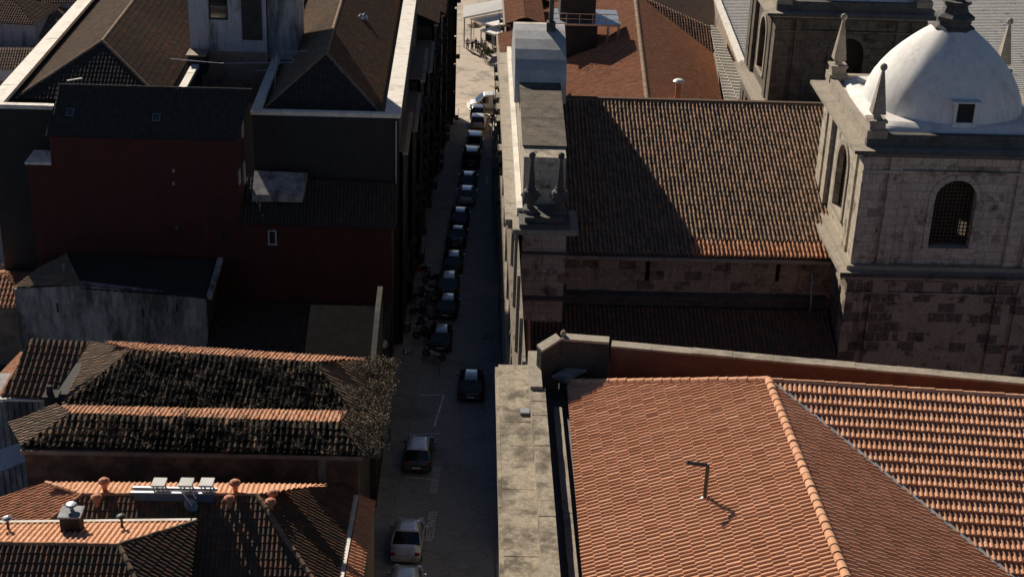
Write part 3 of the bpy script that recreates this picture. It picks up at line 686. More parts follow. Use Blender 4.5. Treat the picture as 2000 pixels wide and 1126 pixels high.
    # inner sloped louvre boards closing the openings
    mb = MB(); mb.box(x0+W/2-1.3, x0+W/2+1.3, y0+1.9, y0+1.95, zb+2.6, zb+5.2); mb.box(x0+1.3, x0+1.35, y0+Dp/2-1.3, y0+Dp/2+1.3, zb+1, zb+5.2); mb.each('louvre_board', M['wood'], T)
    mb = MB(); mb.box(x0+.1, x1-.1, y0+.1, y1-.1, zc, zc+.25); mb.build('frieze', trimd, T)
    mb = MB(); mb.box(x0-.35, x1+.35, y0-.35, y1+.35, zc+.25, zc+.42); mb.box(x0-.75, x1+.75, y0-.75, y1+.75, zc+.43, zc+.62); mb.build('upper_cornice', trim, T)
    zt = zc+.62
    mb = MB(); th = .4
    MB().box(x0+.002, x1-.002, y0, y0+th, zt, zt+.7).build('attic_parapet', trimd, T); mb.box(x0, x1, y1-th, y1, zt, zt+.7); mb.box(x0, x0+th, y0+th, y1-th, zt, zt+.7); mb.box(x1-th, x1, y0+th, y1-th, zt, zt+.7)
    mb.build('attic_parapet', trim, T)
    MB().box(x0+th, x1-th, y0+th, y1-th, zt-.1, zt+.45).build('roof_deck', M['white'], T)
    s = 1.0
    for (a_, b_) in ((x0+.5, y0+.5), (x1-.5, y0+.5), (x0+.5, y1-.5), (x1-.5, y1-.5)): pinnacle(a_, b_, zt+.45, 1.0, trim, T, False)
    # dome
    if hasdome:
        cx, cy = x0+W/2, y0+Dp/2; zd = zt+.45
        mb = MB(); mb.smooth = True
        R = 4.42; Hd = 5.1
        prof = [(1.04, 0), (1.0, .05), (.985, .12), (.955, .22), (.90, .33), (.83, .43), (.735, .54), (.62, .65), (.50, .75), (.38, .84), (.27, .91), (.18, .97), (.15, 1.0)]
        mb.lathe((cx, cy, zd), [(R*a, Hd*b) for a, b in prof], 64, sq=.10)
        sk = MB(); sk.smooth = True; sk.lathe((cx, cy, zd-.02), [(4.95, .0), (4.9, .22), (4.6, .34), (4.3, .55)], 64, sq=.75); sk.build('dome_skirt', M['white'], T)
        dm = mb.build('dome', M['white'], T)
        mb = MB(); zz = zd+Hd
        mb.lathe((cx, cy, zz-.45), [(1.15, 0), (1.2, .12), (.95, .3), (.95, .5), (1.1, .6), (1.1, .75), (.75, .95), (.62, 1.3), (.8, 1.45), (.8, 1.6)], 8, rz=pi/8)
        mb.lathe((cx, cy, zz+1.15), [(.45, 0), (.22, .2), (.2, .5), (.5, .9), (.62, 1.2), (.4, 1.5), (.15, 1.8), (.06, 2.6)], 12)
        mb.build('dome_finial', M['trim_dark'], T)
        # little window
        wy = cy-R-.02; mb = MB(); zwin = zd+.75
        mb.box(cx-.62, cx+.62, wy-.02, wy+.5, zwin-.55, zwin-.08); mb.box(cx-.62, cx-.46, wy+.02, wy+.7, zwin-.08, zwin+1.0); mb.box(cx+.46, cx+.62, wy+.02, wy+.7, zwin-.08, zwin+1.0); mb.box(cx-.8, cx+.8, wy-.02, wy+.9, zwin+1.0, zwin+1.07)
        fr = mb.build('dome_window', M['white'], T)
        MB().box(cx-.45, cx+.45, wy+.1, wy+.15, zwin-.08, zwin+1.0).build('pane', M['black'], fr)
    return T
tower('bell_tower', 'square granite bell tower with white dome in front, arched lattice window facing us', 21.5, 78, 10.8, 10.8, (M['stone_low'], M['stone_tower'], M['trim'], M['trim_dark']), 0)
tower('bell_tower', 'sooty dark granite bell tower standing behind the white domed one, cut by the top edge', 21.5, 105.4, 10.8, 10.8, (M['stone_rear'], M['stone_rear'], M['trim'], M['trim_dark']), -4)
# pigeon-like bird on the far parapet corner
bp = V(24.6, 88.7, 24.85)
b_ = MB(); b_.smooth = True; b_.tube([bp+V(-.16, 0, .1), bp+V(-.08, 0, .14), bp+V(.03, 0, .18), bp+V(.09, 0, .27), bp+V(.12, 0, .31), bp+V(.17, 0, .3)], [.02, .06, .075, .045, .04, .008], 8)
tag(b_.build('pigeon', M['plastic_white']), 'small white bird perched on the dome tower parapet', 'bird')
M['felt'] = plain('roofing_felt', (0.016, 0.015, 0.015), 1.0, var=0.4, sc=2)  # near-black colour makes the sunlit blocker roof read as deep shade
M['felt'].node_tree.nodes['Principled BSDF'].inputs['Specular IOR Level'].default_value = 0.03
# ================================================================== LEFT: generic pieces
def gable_wall_box(T, x0, x1, y0, y1, z0, z1, mat, name='wall'):
    return MB().box(x0, x1, y0, y1, z0, z1).build(name, mat, T)
def clay_vent(name, label, p, s=1.0, mat='clay', group='clay vent pipes on the bottom left roofs'):
    mb = MB(); p = Vector(p)
    mb.lathe(p-V(0, 0, .25), [(.12*s, 0), (.11*s, .62*s), (.20*s, .66*s), (.27*s, .74*s), (.24*s, .84*s), (.12*s, .93*s), (.03*s, .95*s)], 14)
    return tag(mb.build(name, M[mat]), label, 'vent', group)
# ---------------------------------------------------------------- moss house
MH = thing('mossy_house', 'house with two parallel ridges of old moss covered tiles and a rust brown wall', 'house', (-13, 79, 0))
LZ = 4.6; zA = 9.0+LZ; zB = 8.7+LZ
A0 = at(258, 684, zA); A1 = at(612, 708, zA); A1.y = A0.y - (A1.x-A0.x)*0.0 if False else A1.y
PAf = slope_plane(A0, A1, 0.46, (0, -1)); PAb = slope_plane(A0, A1, 0.26, (0, 1))
Av0 = hit(118, 797, PAf); Av1 = hit(690, 812, PAf)
t_ = 'tile_moss'
tile_roof('roof', [A0, Av0, Av1, A1], M[t_], MH, col=.3, row=.42, amp=.07, jit=.05, sub=5, seed=21)
Ab0 = hit(203, 668, PAb); Ab1 = hit(716, 702, PAb)
tile_roof('roof', [A0, A1, Ab1, Ab0], M['tile_mid'], MH, col=.21, row=.42, amp=.05, jit=.05, sub=5, seed=22)
PAr = plane3(A1, Av1, A1+V(0, 1, 0)); Ar = Ab1.copy()
tile_roof('roof', [A1, Av1, hit(735, 812, PAr), hit(765, 706, PAr)], M['tile_tan'], MH, col=.3, row=.42, amp=.06, jit=.04, sub=5, seed=23)
PAl = plane3(A0, Av0, A0+V(0, 1, 0.0))
tile_roof('roof', [A0, hit(176, 668, PAl), hit(98, 800, PAl), Av0], M['tile_tan'], MH, col=.3, row=.42, amp=.06, jit=.04, sub=5, seed=24)
B0 = at(140, 808, zB); B1 = at(662, 826, zB)
PBf = slope_plane(B0, B1, 0.46, (0, -1)); PBb = slope_plane(B0, B1, 0.22, (0, 1))
Be0 = hit(42, 872, PBf); Be1 = hit(718, 892, PBf)
Bh1 = hit(706, 891, PBf)
tile_roof('roof', [B0, Be0, Bh1, B1], M[t_], MH, col=.3, row=.42, amp=.08, step=.07, jit=.05, sub=5, seed=25)
Bb0 = hit(118, 794, PBb); Bb1 = hit(680, 805, PBb)
tile_roof('roof', [B0, B1, Bb1, Bb0], M['tile_mid'], MH, col=.21, row=.42, amp=.05, jit=.05, sub=5, seed=26)
PBr = plane3(B1, Bh1, B1+V(0, 1, 0))
tile_roof('roof', [B1, Bh1, hit(724, 893, PBr), hit(742, 810, PBr), hit(690, 806, PBr)], M['tile_tan'], MH, col=.3, row=.42, amp=.06, jit=.04, sub=5, seed=27)
PBl = plane3(B0, Be0, B0+V(0, 1, 0))
tile_roof('roof', [B0, hit(112, 790, PBl), hit(18, 828, PBl), Be0], M['tile_tan'], MH, col=.3, row=.42, amp=.06, jit=.04, sub=5, seed=28)
wy = Be1.y+.35; wz = Be1.z-.12
xl = atY(48, 885, wy).x; xr = atY(700, 905, wy).x
MB().box(xl, xr, wy, wy+.4, -2, wz).build('front_wall', M['brown_wall'], MH)
MB().box(xl+.05, xr-.05, wy+.41, Ab0.y-.3, -2, wz-.25).build('side_wall', M['dark_wall'], MH)
mb = MB(); mb.box(xl-.15, xr+.2, wy-.12, wy-.002, wz-.22, wz); mb.build('eave_band', M['tan_wall'], MH)
cx = atY(632, 930, wy).x; mb = MB(); mb.box(cx-.25, cx+.12, wy-.06, wy-.004, 0, wz-.24); mb.build('pilaster', M['tan_wall'], MH)
# chimney, leaning dark stub
cp = hit(104, 800, PAl); mb = MB(); mb.box(cp.x-.32, cp.x+.32, cp.y-.32, cp.y+.32, cp.z-1, cp.z+.85); mb.box(cp.x-.4, cp.x+.4, cp.y-.4, cp.y+.4, cp.z+.85, cp.z+.97); mb.lathe((cp.x-.08, cp.y, cp.z+.97), [(.2, 0), (.15, .3), (.19, .33), (.12, .45)], 8); mb.build('chimney', M['stone_dark'], MH)
# vegetation on the roof
def leafs(name, pts, size, mat, label, cat, seed, parent=None, kind=None, group=None, tilt=1.0):
    r_ = random.Random(seed); mb = MB()
    for p, s in pts:
        a = Vector((r_.gauss(0, 1), r_.gauss(0, 1), r_.gauss(0, tilt))).normalized(); b = a.cross(Vector((r_.gauss(0, 1), r_.gauss(0, 1), r_.gauss(0, 1)))).normalized()
        l = size*s*r_.uniform(.6, 1.4); w_ = l*.55; p = Vector(p)
        mb.face([p-a*l, p-b*w_, p+a*l, p+b*w_])
    o = mb.build(name, mat, parent); 
    if label: tag(o, label, cat, group, kind)
    return o
def clumps(fn, n, per, spread, seed, h=.3):
    r_ = random.Random(seed); out = []
    for _ in range(n):
        c = fn(r_); s = r_.uniform(.5, 1.3)
        for _ in range(per):
            v = Vector((r_.gauss(0, 1), r_.gauss(0, 1), abs(r_.gauss(0, h)))); out.append((c+Vector((v.x*spread*s, v.y*spread*s, v.z*spread*s+.08)), s))
    return out
def quadpt(a, b, c, d):
    def f(r_):
        u, v = r_.random(), r_.random(); return (a*(1-u)+b*u)*(1-v)+(d*(1-u)+c*u)*v
    return f
ivq = quadpt(hit(708, 705, PAr), hit(766, 707, PAr), hit(724, 893, PBr)+V(.1, 0, .1), hit(704, 850, PBr)+V(0, 0, .1))
def ivq2(r_):
    v = r_.random(); wv = .30+.18*sin(v*17)+.12*sin(v*41+1); u = 1.06-abs(r_.gauss(0, 1))*wv*1.1
    a, b_, c_, d = hit(690, 703, PAr), hit(766, 707, PAr), hit(724, 893, PBr)+V(.1, 0, .1), hit(672, 846, PBr)+V(0, 0, .1)
    return (a*(1-u)+b_*u)*(1-v)+(d*(1-u)+c_*u)*v
leafs('roof_creeper', clumps(ivq2, 800, 60, .15, 31, .6), .04, M['ivy'], 'dry tan creeper heaped over the street end of the mossy roofs', 'creeper', 32, kind='stuff')
mq = quadpt(A0, A1, Av1, Av0)
leafs('roof_moss', clumps(mq, 170, 80, .22, 33, .12), .03, M['ivy2'], None, None, 34, parent=MH)['kind'] = 'stuff'
mq2 = quadpt(B0, B1, Be1, Be0)
leafs('roof_moss', clumps(mq2, 60, 80, .22, 35, .12), .03, M['ivy2'], None, None, 36, parent=MH)['kind'] = 'stuff'
leafs('roof_weeds', [(p+V(0, 0, .12), s) for p, s in clumps(mq, 110, 50, .13, 37, .6)+clumps(mq2, 60, 50, .13, 38, .6)], .034, M['ivy'], None, None, 39, parent=MH)['kind'] = 'stuff'
# ---------------------------------------------------------------- left neighbour (dark hipped roof behind) + shed
WH = thing('side_house', 'low dark hipped tile roof left of the mossy house, above a grey clad wall', 'house', (-27, 78, 0))
w0 = at(60, 662, 9.2+LZ); w1 = at(176, 668, 9.2+LZ)
PW = slope_plane(w0, w1, .5, (0, -1))
tile_roof('roof', [w0, hit(5, 773, PW), hit(100, 783, PW), w1], M['tile_dark'], WH, col=.3, row=.45, amp=.07, jit=.04, sub=5, seed=41)
tw_ = V(-6.6, 84, 0); ST = thing('lean_to_block', 'dark tiled block with a gable wall by the street, behind the creeper covered roof end', 'house', tw_)  # block added to keep sun off the lower street
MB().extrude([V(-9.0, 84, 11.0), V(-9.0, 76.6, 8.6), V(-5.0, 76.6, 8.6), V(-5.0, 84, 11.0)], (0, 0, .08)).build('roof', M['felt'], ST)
MB().extrude([(-8.9, 76.7, 0), (-8.9, 84, 0), (-8.9, 84, 10.9), (-8.9, 76.7, 8.5)], (3.9, 0, 0)).build('wall', M['dark_wall'], ST)
MB().extrude([(-4.98, 76.5, 0), (-4.98, 84, 0), (-4.98, 84, 12.4), (-4.98, 81, 12.2), (-4.98, 76.5, 11.3)], (.3, 0, 0)).build('gable_parapet', M['stone_dark'], ST)  # raised wall added to lengthen the shadow on the street
PWl = plane3(hit(58, 695, PW), hit(5, 773, PW), hit(58, 695, PW)+V(0, 1, 0))
tile_roof('roof', [hit(58, 695, PW), hit(5, 773, PW), hit(-10, 745, PWl), hit(44, 688, PWl)], M['tile_new'], WH, col=.3, row=.45, amp=.06, sub=5, seed=42)  # brighter tiles: sun on this small slope is put into the colour
e0 = hit(5, 778, PW); e1 = hit(66, 782, PW); wyy = e0.y+.3
mb = MB(); r_ = random.Random(6)
x = e0.x-3
while x < e1.x+1.5: mb.box(x, x+.22, wyy-.06, wyy, -2, e0.z-.1); x += .32
mb.build('cladding', M['grey_wall'], WH)
MB().box(e0.x-3, e1.x+1.7, wyy, w0.y, -2, e0.z-.35).build('wall', M['grey_wall'], WH)
MB().box(e0.x-3.1, e1.x+1, e0.y-.12, e0.y+.02, e0.z-.08, e0.z+.04).build('gutter', M['coping'], WH)
# corrugated plastic lean-to
sp_ = at(20, 885, 5.0+LZ); SH = thing('awning_sheet', 'pale blue and white corrugated awning at the left edge above the orange roof', 'awning', sp_)
mb = MB(); a0 = at(38, 866, 5.6+LZ); a1 = at(50, 900, 5.2+LZ); a2 = at(-20, 930, 4.9+LZ); a3 = at(-20, 885, 5.4+LZ)
for i in range(16):
    t0, t1 = i/16, (i+.55)/16
    q = [a0.lerp(a1, t0), a0.lerp(a1, t1), a3.lerp(a2, t1), a3.lerp(a2, t0)]
    mb.extrude(q, (0, 0, .05))
mb.build('ribs', M['plastic_white'], SH); MB().extrude([a0, a1, a2, a3], (0, 0, -.03)).build('sheet', paint('pale_blue_plastic', (.25, .36, .55), .4, 0), SH)
# ---------------------------------------------------------------- grey house
GH = thing('grey_house', 'weathered grey rendered house with a dark low tile roof in front of the red house', 'house', (-20, 94, 0))
GY = 92.8
g0 = atY(27, 562, GY); g1 = atY(160, 556, GY); g2 = atY(400, 583, GY); gb = atY(80, 655, GY)
gz = g2.z
xl_ = g0.x; xr_ = atY(402, 600, GY).x
mb = MB()
mb.extrude([(xl_, GY, -3), (xr_, GY, -3), (xr_, GY, g2.z), (g1.x, GY, g1.z+.1), (xl_, GY, g0.z-.1)], (0, .4, 0)); mb.build('front_wall', M['grey_wall'], GH)
MB().box(xl_, xr_, GY+.41, 97.6, -3, gz-.45).build('core_wall', M['dark_wall'], GH)
gb0 = atY(130, 497, 97.6); gb1 = atY(428, 508, 97.6)
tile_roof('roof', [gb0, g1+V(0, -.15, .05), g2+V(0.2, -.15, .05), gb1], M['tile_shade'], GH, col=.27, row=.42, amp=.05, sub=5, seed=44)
tile_roof('roof', [gb0, atY(75, 528, 95.5), g0+V(0, -.1, 0), g1+V(0, -.15, 0)], M['tile_tan'], GH, col=.27, row=.42, amp=.05, sub=5, seed=45)  # paler tiles: sunlight on this corner is put into the colour
mb = MB(); mb.beam(gb1+V(.1, 0, .1), g2+V(.3, 0, .1), .35, .3); mb.build('verge', M['grey_wall'], GH)
pp = atY(126, 535, 94.5); MB().tube([pp-V(0, 0, .8), pp+V(0, 0, .75)], .09, 8).build('flue', M['steel'], GH)
mb = MB()
for (px, py) in ((112, 600), (278, 610), (345, 600)):
    p = atY(px, py, GY-.02); mb.box(p.x-.05, p.x+.07, GY-.03, GY-.004, p.z-.35, p.z+.3)
mb.each('wall_slit', M['black'], GH)
# ---------------------------------------------------------------- red house
RH = thing('red_house', 'tall dark red rendered house in deep shade, dark tile roof, no front windows', 'house', (-20, 99, 0))
RYF = 98.0; RYB = 101.3
rl = atY(95, 263, RYF); rr_ = atY(461, 276, RYF); rb0 = atY(116, 168, RYB); rb1 = atY(489, 190, RYB)
ez = (rl.z+rr_.z)/2; rz_ = max(rb0.z, rb1.z)
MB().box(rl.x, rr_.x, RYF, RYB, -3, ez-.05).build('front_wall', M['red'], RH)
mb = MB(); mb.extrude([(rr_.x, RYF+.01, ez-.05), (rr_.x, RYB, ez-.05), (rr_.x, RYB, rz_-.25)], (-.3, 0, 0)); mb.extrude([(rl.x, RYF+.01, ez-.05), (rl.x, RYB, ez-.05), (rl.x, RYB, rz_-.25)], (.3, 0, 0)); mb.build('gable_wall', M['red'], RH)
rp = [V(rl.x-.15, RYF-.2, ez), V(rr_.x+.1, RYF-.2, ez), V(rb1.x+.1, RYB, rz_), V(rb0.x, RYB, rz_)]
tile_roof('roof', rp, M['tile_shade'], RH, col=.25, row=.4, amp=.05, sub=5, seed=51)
ridge_caps(rp[3], rp[2], M['tile_shade'], RH, r=.12)
PR_ = plane3(rp[0], rp[1], rp[3])
for (px, py, wpx) in ((138, 222, 13), (306, 232, 13)):
    p = hit(px, py, PR_); n_ = PR_[1]; dd = (V(0, 0, 1)-n_*n_.z).normalized(); w_ = .24
    mb = MB(); q = [p+V(-w_, 0, 0)-dd*.3+n_*.12, p+V(w_, 0, 0)-dd*.3+n_*.12, p+V(w_, 0, 0)+dd*.3+n_*.12, p+V(-w_, 0, 0)+dd*.3+n_*.12]
    mb.extrude(q, n_*.07); s_ = mb.build('skylight', M['steel'], RH)
    q = [a+n_*.075+(p-a)*.12 for a in q]; MB().extrude(q, n_*.01).build('pane', M['glass'], s_)
# left lower wing with sunlit ledge
wl = atY(52, 316, RYF); MB().box(wl.x, rl.x-.002, RYF, RYB-.3, -3, wl.z-.15).build('side_wing', M['red'], RH)
MB().box(wl.x-.1, rl.x-.01, RYF-.12, RYB-1.0, wl.z-.149, wl.z).build('ledge', M['coping'], RH)
tp = atY(91, 298, 99.3); MB().tube([tp-V(0, 0, .3), tp+V(0, 0, .25), tp+V(.15, 0, .3), tp+V(.15, 0, .1)], .04, 6).build('pipe', M['iron'], RH)
# right wing towards the street
we = atY(765, 446, RYF); ez2 = atY(600, 438, RYF).z
MB().box(rr_.x+.002, we.x, RYF+.02, RYB+.2, -3, ez2-.08).build('wing_wall', M['red'], RH)
bk = atY(560, 345, 101.6)
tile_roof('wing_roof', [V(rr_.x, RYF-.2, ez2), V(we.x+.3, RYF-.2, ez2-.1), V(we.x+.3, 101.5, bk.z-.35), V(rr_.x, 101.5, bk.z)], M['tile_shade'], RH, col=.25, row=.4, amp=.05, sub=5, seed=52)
d0 = atY(492, 384, 99.3); d1 = atY(590, 386, 99.3); d2 = atY(601, 340, 101.4); d3 = atY(497, 336, 101.4)
MB().extrude([d0+V(0, 0, .15), d1+V(0, 0, .15), d2+V(0, 0, .1), d3+V(0, 0, .1)], (0, 0, -.5)).build('dormer_top', M['grey_wall'], RH)
def window(T, px, py, yy, w_, h_, frm='pale_wall', nm='window'):
    p = atY(px, py, yy); mb = MB()
    mb.box(p.x-w_/2-.1, p.x-w_/2, yy-.07, yy-.003, p.z-h_/2-.1, p.z+h_/2+.1); mb.box(p.x+w_/2, p.x+w_/2+.1, yy-.07, yy-.003, p.z-h_/2-.1, p.z+h_/2+.1)
    mb.box(p.x-w_/2, p.x+w_/2, yy-.07, yy-.003, p.z+h_/2, p.z+h_/2+.1); mb.box(p.x-w_/2-.15, p.x+w_/2+.15, yy-.14, yy-.003, p.z-h_/2-.18, p.z-h_/2-.1)
    f = mb.build(nm, M[frm], T); MB().box(p.x-w_/2, p.x+w_/2, yy-.03, yy-.004, p.z-h_/2, p.z+h_/2).build('pane', M['glass'], f); return f
window(RH, 532, 462, RYF+.02, .38, .8); window(RH, 437, 458, RYF, .25, .5, 'stone_dark'); window(RH, 345, 446, RYF, .22, .45, 'stone_dark')
mb = MB()
for (px, py) in ((339, 333), (339, 358)):
    p = atY(px, py, RYF); mb.box(p.x-.09, p.x+.09, RYF-.05, RYF-.003, p.z-.12, p.z+.12)
mb.each('wall_vent', M['tan_wall'], RH)
# side windows on the east gable
mb = MB()
for (px, py, h_) in ((479, 236, 1.2), (467, 345, 1.0), (481, 325, 1.6)):
    p = atX(px, py, rr_.x+.02); yy = min(max(p.y, RYF+.5), RYB-.5); mb.box(rr_.x+.003, rr_.x+.09, yy-.32, yy+.32, p.z-h_/2, p.z+h_/2)
mb.each('side_window', M['pale_wall'], RH)
# ---------------------------------------------------------------- low dark house between
LH = thing('low_dark_house', 'low house with a dark tile roof in deep shade between red house and mossy house', 'house', (-10, 93, 0))
lz = atY(600, 592, 97.7).z; LYB = 97.7
LX0 = xr_+.1; LX1 = -4.75
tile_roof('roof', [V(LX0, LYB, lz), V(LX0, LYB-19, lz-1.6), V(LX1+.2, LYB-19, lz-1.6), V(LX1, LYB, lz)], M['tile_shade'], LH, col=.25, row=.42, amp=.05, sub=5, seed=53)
MB().box(LX0, LX1-.2, LYB-18.8, LYB-.2, -2, lz-1.7).build('wall', M['dark_wall'], LH)
def dish(name, label, p, r, face=(0.5, -0.6, .45)):
    p = Vector(p); T = thing(name, label, 'satellite dish', p); fz = Vector(face).normalized()
    a = fz.cross(V(0, 0, 1)).normalized(); b = a.cross(fz); mb = MB(); n = 20; k = 5; vs = []; fs = []
    for j in range(k+1):
        q = r*j/k
        for i in range(n): vs.append(p+V(0, 0, .55)+a*cos(2*pi*i/n)*q+b*sin(2*pi*i/n)*q+fz*(q*q*.35/r))
    for j in range(k):
        for i in range(n): fs.append((j*n+i, j*n+(i+1) % n, (j+1)*n+(i+1) % n, (j+1)*n+i))
    mb.smooth = True; mb.add(vs, fs); mb.build('reflector', M['steel'], T)
    MB().tube([p-V(0, 0, .3), p+V(0, 0, .5)], .03, 8).build('mast', M['iron'], T)
    MB().tube([p+V(0, 0, .5)-b*r*.9, p+V(0, 0, .55)+fz*r*1.1], .015, 6).build('feed_arm', M['iron'], T)
    return T
dp_ = atY(748, 675, LYB-9); dish('satellite_dish', 'grey satellite dish on the dark low roof beside the street', dp_-V(0, 0, .4), .28)
# ---------------------------------------------------------------- gallery building
GB = thing('parapet_building', 'big building with two dark hipped roofs framed by broad pale parapets, upper left', 'building', (-20, 118, 0))
ZP = 17.0
ga = at(0, 198, ZP); gc = at(778, 230, ZP); GYF = (ga.y+gc.y)/2; 
gY2 = GYF+45
gx0 = ga.x-.9; gx1 = gc.x+.12
xa = at(350, 196, ZP).x; xb = at(498, 216, ZP).x    # courtyard edges
def ring(x0, x1, y0, y1, thL, thR, thF, nm='parapet'):
    mb = MB(); r_ = random.Random(int(x0*7))
    def run(x0, x1, y0, y1, ax):
        L_ = (y1-y0) if ax == 'y' else (x1-x0); n_ = max(1, int(L_/1.9))
        for i in range(n_):
            a_, b_ = i/n_, (i+1)/n_; j = r_.uniform(-.008, .01)
            if ax == 'y': mb.box(x0, x1, y0+(y1-y0)*a_, y0+(y1-y0)*b_-.02, ZP-.28, ZP+j)
            else: mb.box(x0+(x1-x0)*a_, x0+(x1-x0)*b_-.02, y0, y1, ZP-.28, ZP+j)
    if thL: run(x0, x0+thL, y0+thF, y1, 'y')
    if thR: run(x1-thR, x1, y0+thF, y1, 'y')
    run(x0, x1, y0, y0+thF, 'x')
    mb.build(nm, M['coping'], GB)
ring(gx0, xa, GYF, gY2, 1.15, .55, .5); ring(xb-.3, gx1, GYF, 138, .65, 1.1, .5)
MB().box(xb+.35, gx1-1.1, 137.4, 138, ZP-.28, ZP).build('parapet', M['coping'], GB)
def shell(x0, x1, y0, y1, th, z0, z1, nm, mat):
    mb = MB(); mb.box(x0, x1, y0, y0+th, z0, z1); mb.box(x0, x0+th, y0+th, y1, z0, z1); mb.box(x1-th, x1, y0+th, y1, z0, z1); mb.box(x0+th, x1-th, y1-th, y1, z0, z1)
    mb.build(nm, mat, GB)
shell(gx0+.1, xa-.1, GYF+.1, gY2-.1, .4, -6, ZP-.285, 'wall', M['dark_wall']); shell(xb-.2, gx1-.1, GYF+.1, 137.9, .4, -6, ZP-.285, 'wall', M['dark_wall'])
def hip(x0, x1, y0, y1, ze, t, mL, mR, mF, seed):  # mL, mR, mF
    hw = (x1-x0)/2; xm = (x0+x1)/2; zr = ze+t*hw; ya = y0+hw*1.0; yb = y1-hw
    a, b = V(xm, ya, zr), V(xm, yb, zr)
    tile_roof('roof', [a, b, V(x0, y1, ze), V(x0, y0, ze)], M[mL], GB, col=.27, row=.45, amp=.05, sub=4, seed=seed)
    tile_roof('roof', [a, V(x1, y0, ze), V(x1, y1, ze), b], M[mR], GB, col=.27, row=.45, amp=.05, sub=4, seed=seed+1)
    tile_roof('roof', [a, V(x0, y0, ze), V(x1, y0, ze)], M[mF], GB, col=.27, row=.45, amp=.05, sub=4, seed=seed+2)
    tile_roof('roof', [b, V(x1, y1, ze), V(x0, y1, ze)], M[mF], GB, col=.27, row=.45, amp=.05, sub=3, seed=seed+3)
    for p, q in ((a, b), (V(x0, y0, ze), a), (V(x1, y0, ze), a)): ridge_caps(p, q, M['tile_tan'], GB, r=.13)
    return a, b
def fit_apex(px, py, ze, t, x0, x1, y0):
    return None
he = at(30, 194, 16.2)
apx = at(186, 100, 19.0)
hw = apx.x-he.x
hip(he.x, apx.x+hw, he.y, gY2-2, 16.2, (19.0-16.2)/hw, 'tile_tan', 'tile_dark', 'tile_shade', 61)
h2 = at(514, 214, 16.2); h3 = at(742, 224, 16.2)
ap2 = at(645, 120, 19.2); xm_ = (h2.x+h3.x)/2; hw2 = (h3.x-h2.x)/2
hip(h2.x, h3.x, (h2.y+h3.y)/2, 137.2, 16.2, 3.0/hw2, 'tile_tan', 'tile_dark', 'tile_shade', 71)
MB().box(he.x-1.4, xa-.5, GYF+.5, gY2-.6, 15, 15.9).build('gutter_deck', M['gutter_floor'], GB)
MB().box(xb+.2, gx1-.55, GYF+.5, 137.4, 15, 15.9).build('gutter_deck', M['gutter_floor'], GB)
mb = MB(); p = at(775, 240, 16); mb.tube([V(p.x, GYF+.02, 16.5), V(p.x, GYF-.02, 9)], .06, 8); mb.build('downpipe', M['steel'], GB)
# roof odds and ends
for (px, py) in ((712, 40), (705, 42)):
    p = at(px, py, 17.9); MB().lathe(p, [(.2, 0), (.28, .2), (.2, .45), (.05, .6)], 10).build('roof_vent', M['steel'], GB)
p0 = at(131, 158, 17.6); p1 = at(160, 153, 17.6); mb = MB(); mb.beam(p0, p1, .12, .08); mb.build('roof_plank', M['coping'], GB)
# street facade of the same building, with balconies
def facade_row(T, X, y0, y1, z0, z1, wallm, seed, nb=None, floors=None, balc=True):
    r_ = random.Random(seed); W_ = y1-y0; nb = nb or max(2, int(W_/2.6)); fh = 3.3; floors = floors or int((z1-z0)/fh)
    bw = W_/nb
    for f in range(floors):
        zb = z1-(f+1)*fh
        if zb < z0: break
        hs = [(i*bw+bw/2-.55, i*bw+bw/2+.55, .5, 2.6, False) for i in range(nb)]
        MB().wall((X, y0, zb), (0, 1, 0), W_, fh, hs, .25, (1, 0, 0)).build('facade', wallm, T)
        for i in range(nb):
            yc = y0+i*bw+bw/2
            fr = MB(); fr.box(X-.2, X-.14, yc-.55, yc-.47, zb+.5, zb+2.6); fr.box(X-.2, X-.14, yc+.47, yc+.55, zb+.5, zb+2.6); fr.box(X-.2, X-.14, yc-.47, yc+.47, zb+1.5, zb+1.58)
            fo = fr.build('window', M['trim_dark'], T); MB().box(X-.25, X-.21, yc-.55, yc+.55, zb+.5, zb+2.6).build('pane', M['glass'], fo)
            if balc and r_.random() < .6:
                b = MB(); b.box(X+.01, X+.42, yc-.8, yc+.8, zb+.36, zb+.46); bo = b.build('balcony', M['stone_dark'], T)
                b = MB(); b.box(X+.38, X+.42, yc-.8, yc+.8, zb+1.3, zb+1.36)
                for k in range(9): b.box(X+.39, X+.41, yc-.79+k*.197-.01, yc-.79+k*.197+.01, zb+.46, zb+1.3)
                b.build('railing', M['iron'], bo)
    MB().box(X-.05, X+.35, y0-.05, y1+.05, z1, z1+.22).build('eave_cornice', M['trim'], T)
def Xf(y): return gx1 + .03*(y-101)
for k_, (ya_, yb_, X_, zt_) in enumerate(((102.2, 110.8, -4.25, 14.0), (111, 119.8, -3.9, 12.6), (120, 128.8, -3.6, 13.6), (129, 137.8, -3.25, 11.6))):
    facade_row(GB, X_, ya_, yb_, -4.5, zt_, M['stone_dark'], 5+k_)
    MB().box(gx1-.09, X_-.3, ya_, yb_, -5, zt_-.02).build('front_block', M['dark_wall'], GB)
    MB().box(gx1-.09, X_+.1, ya_, yb_, zt_+.23, zt_+.33).build('front_roof', M['tile_tan'], GB)
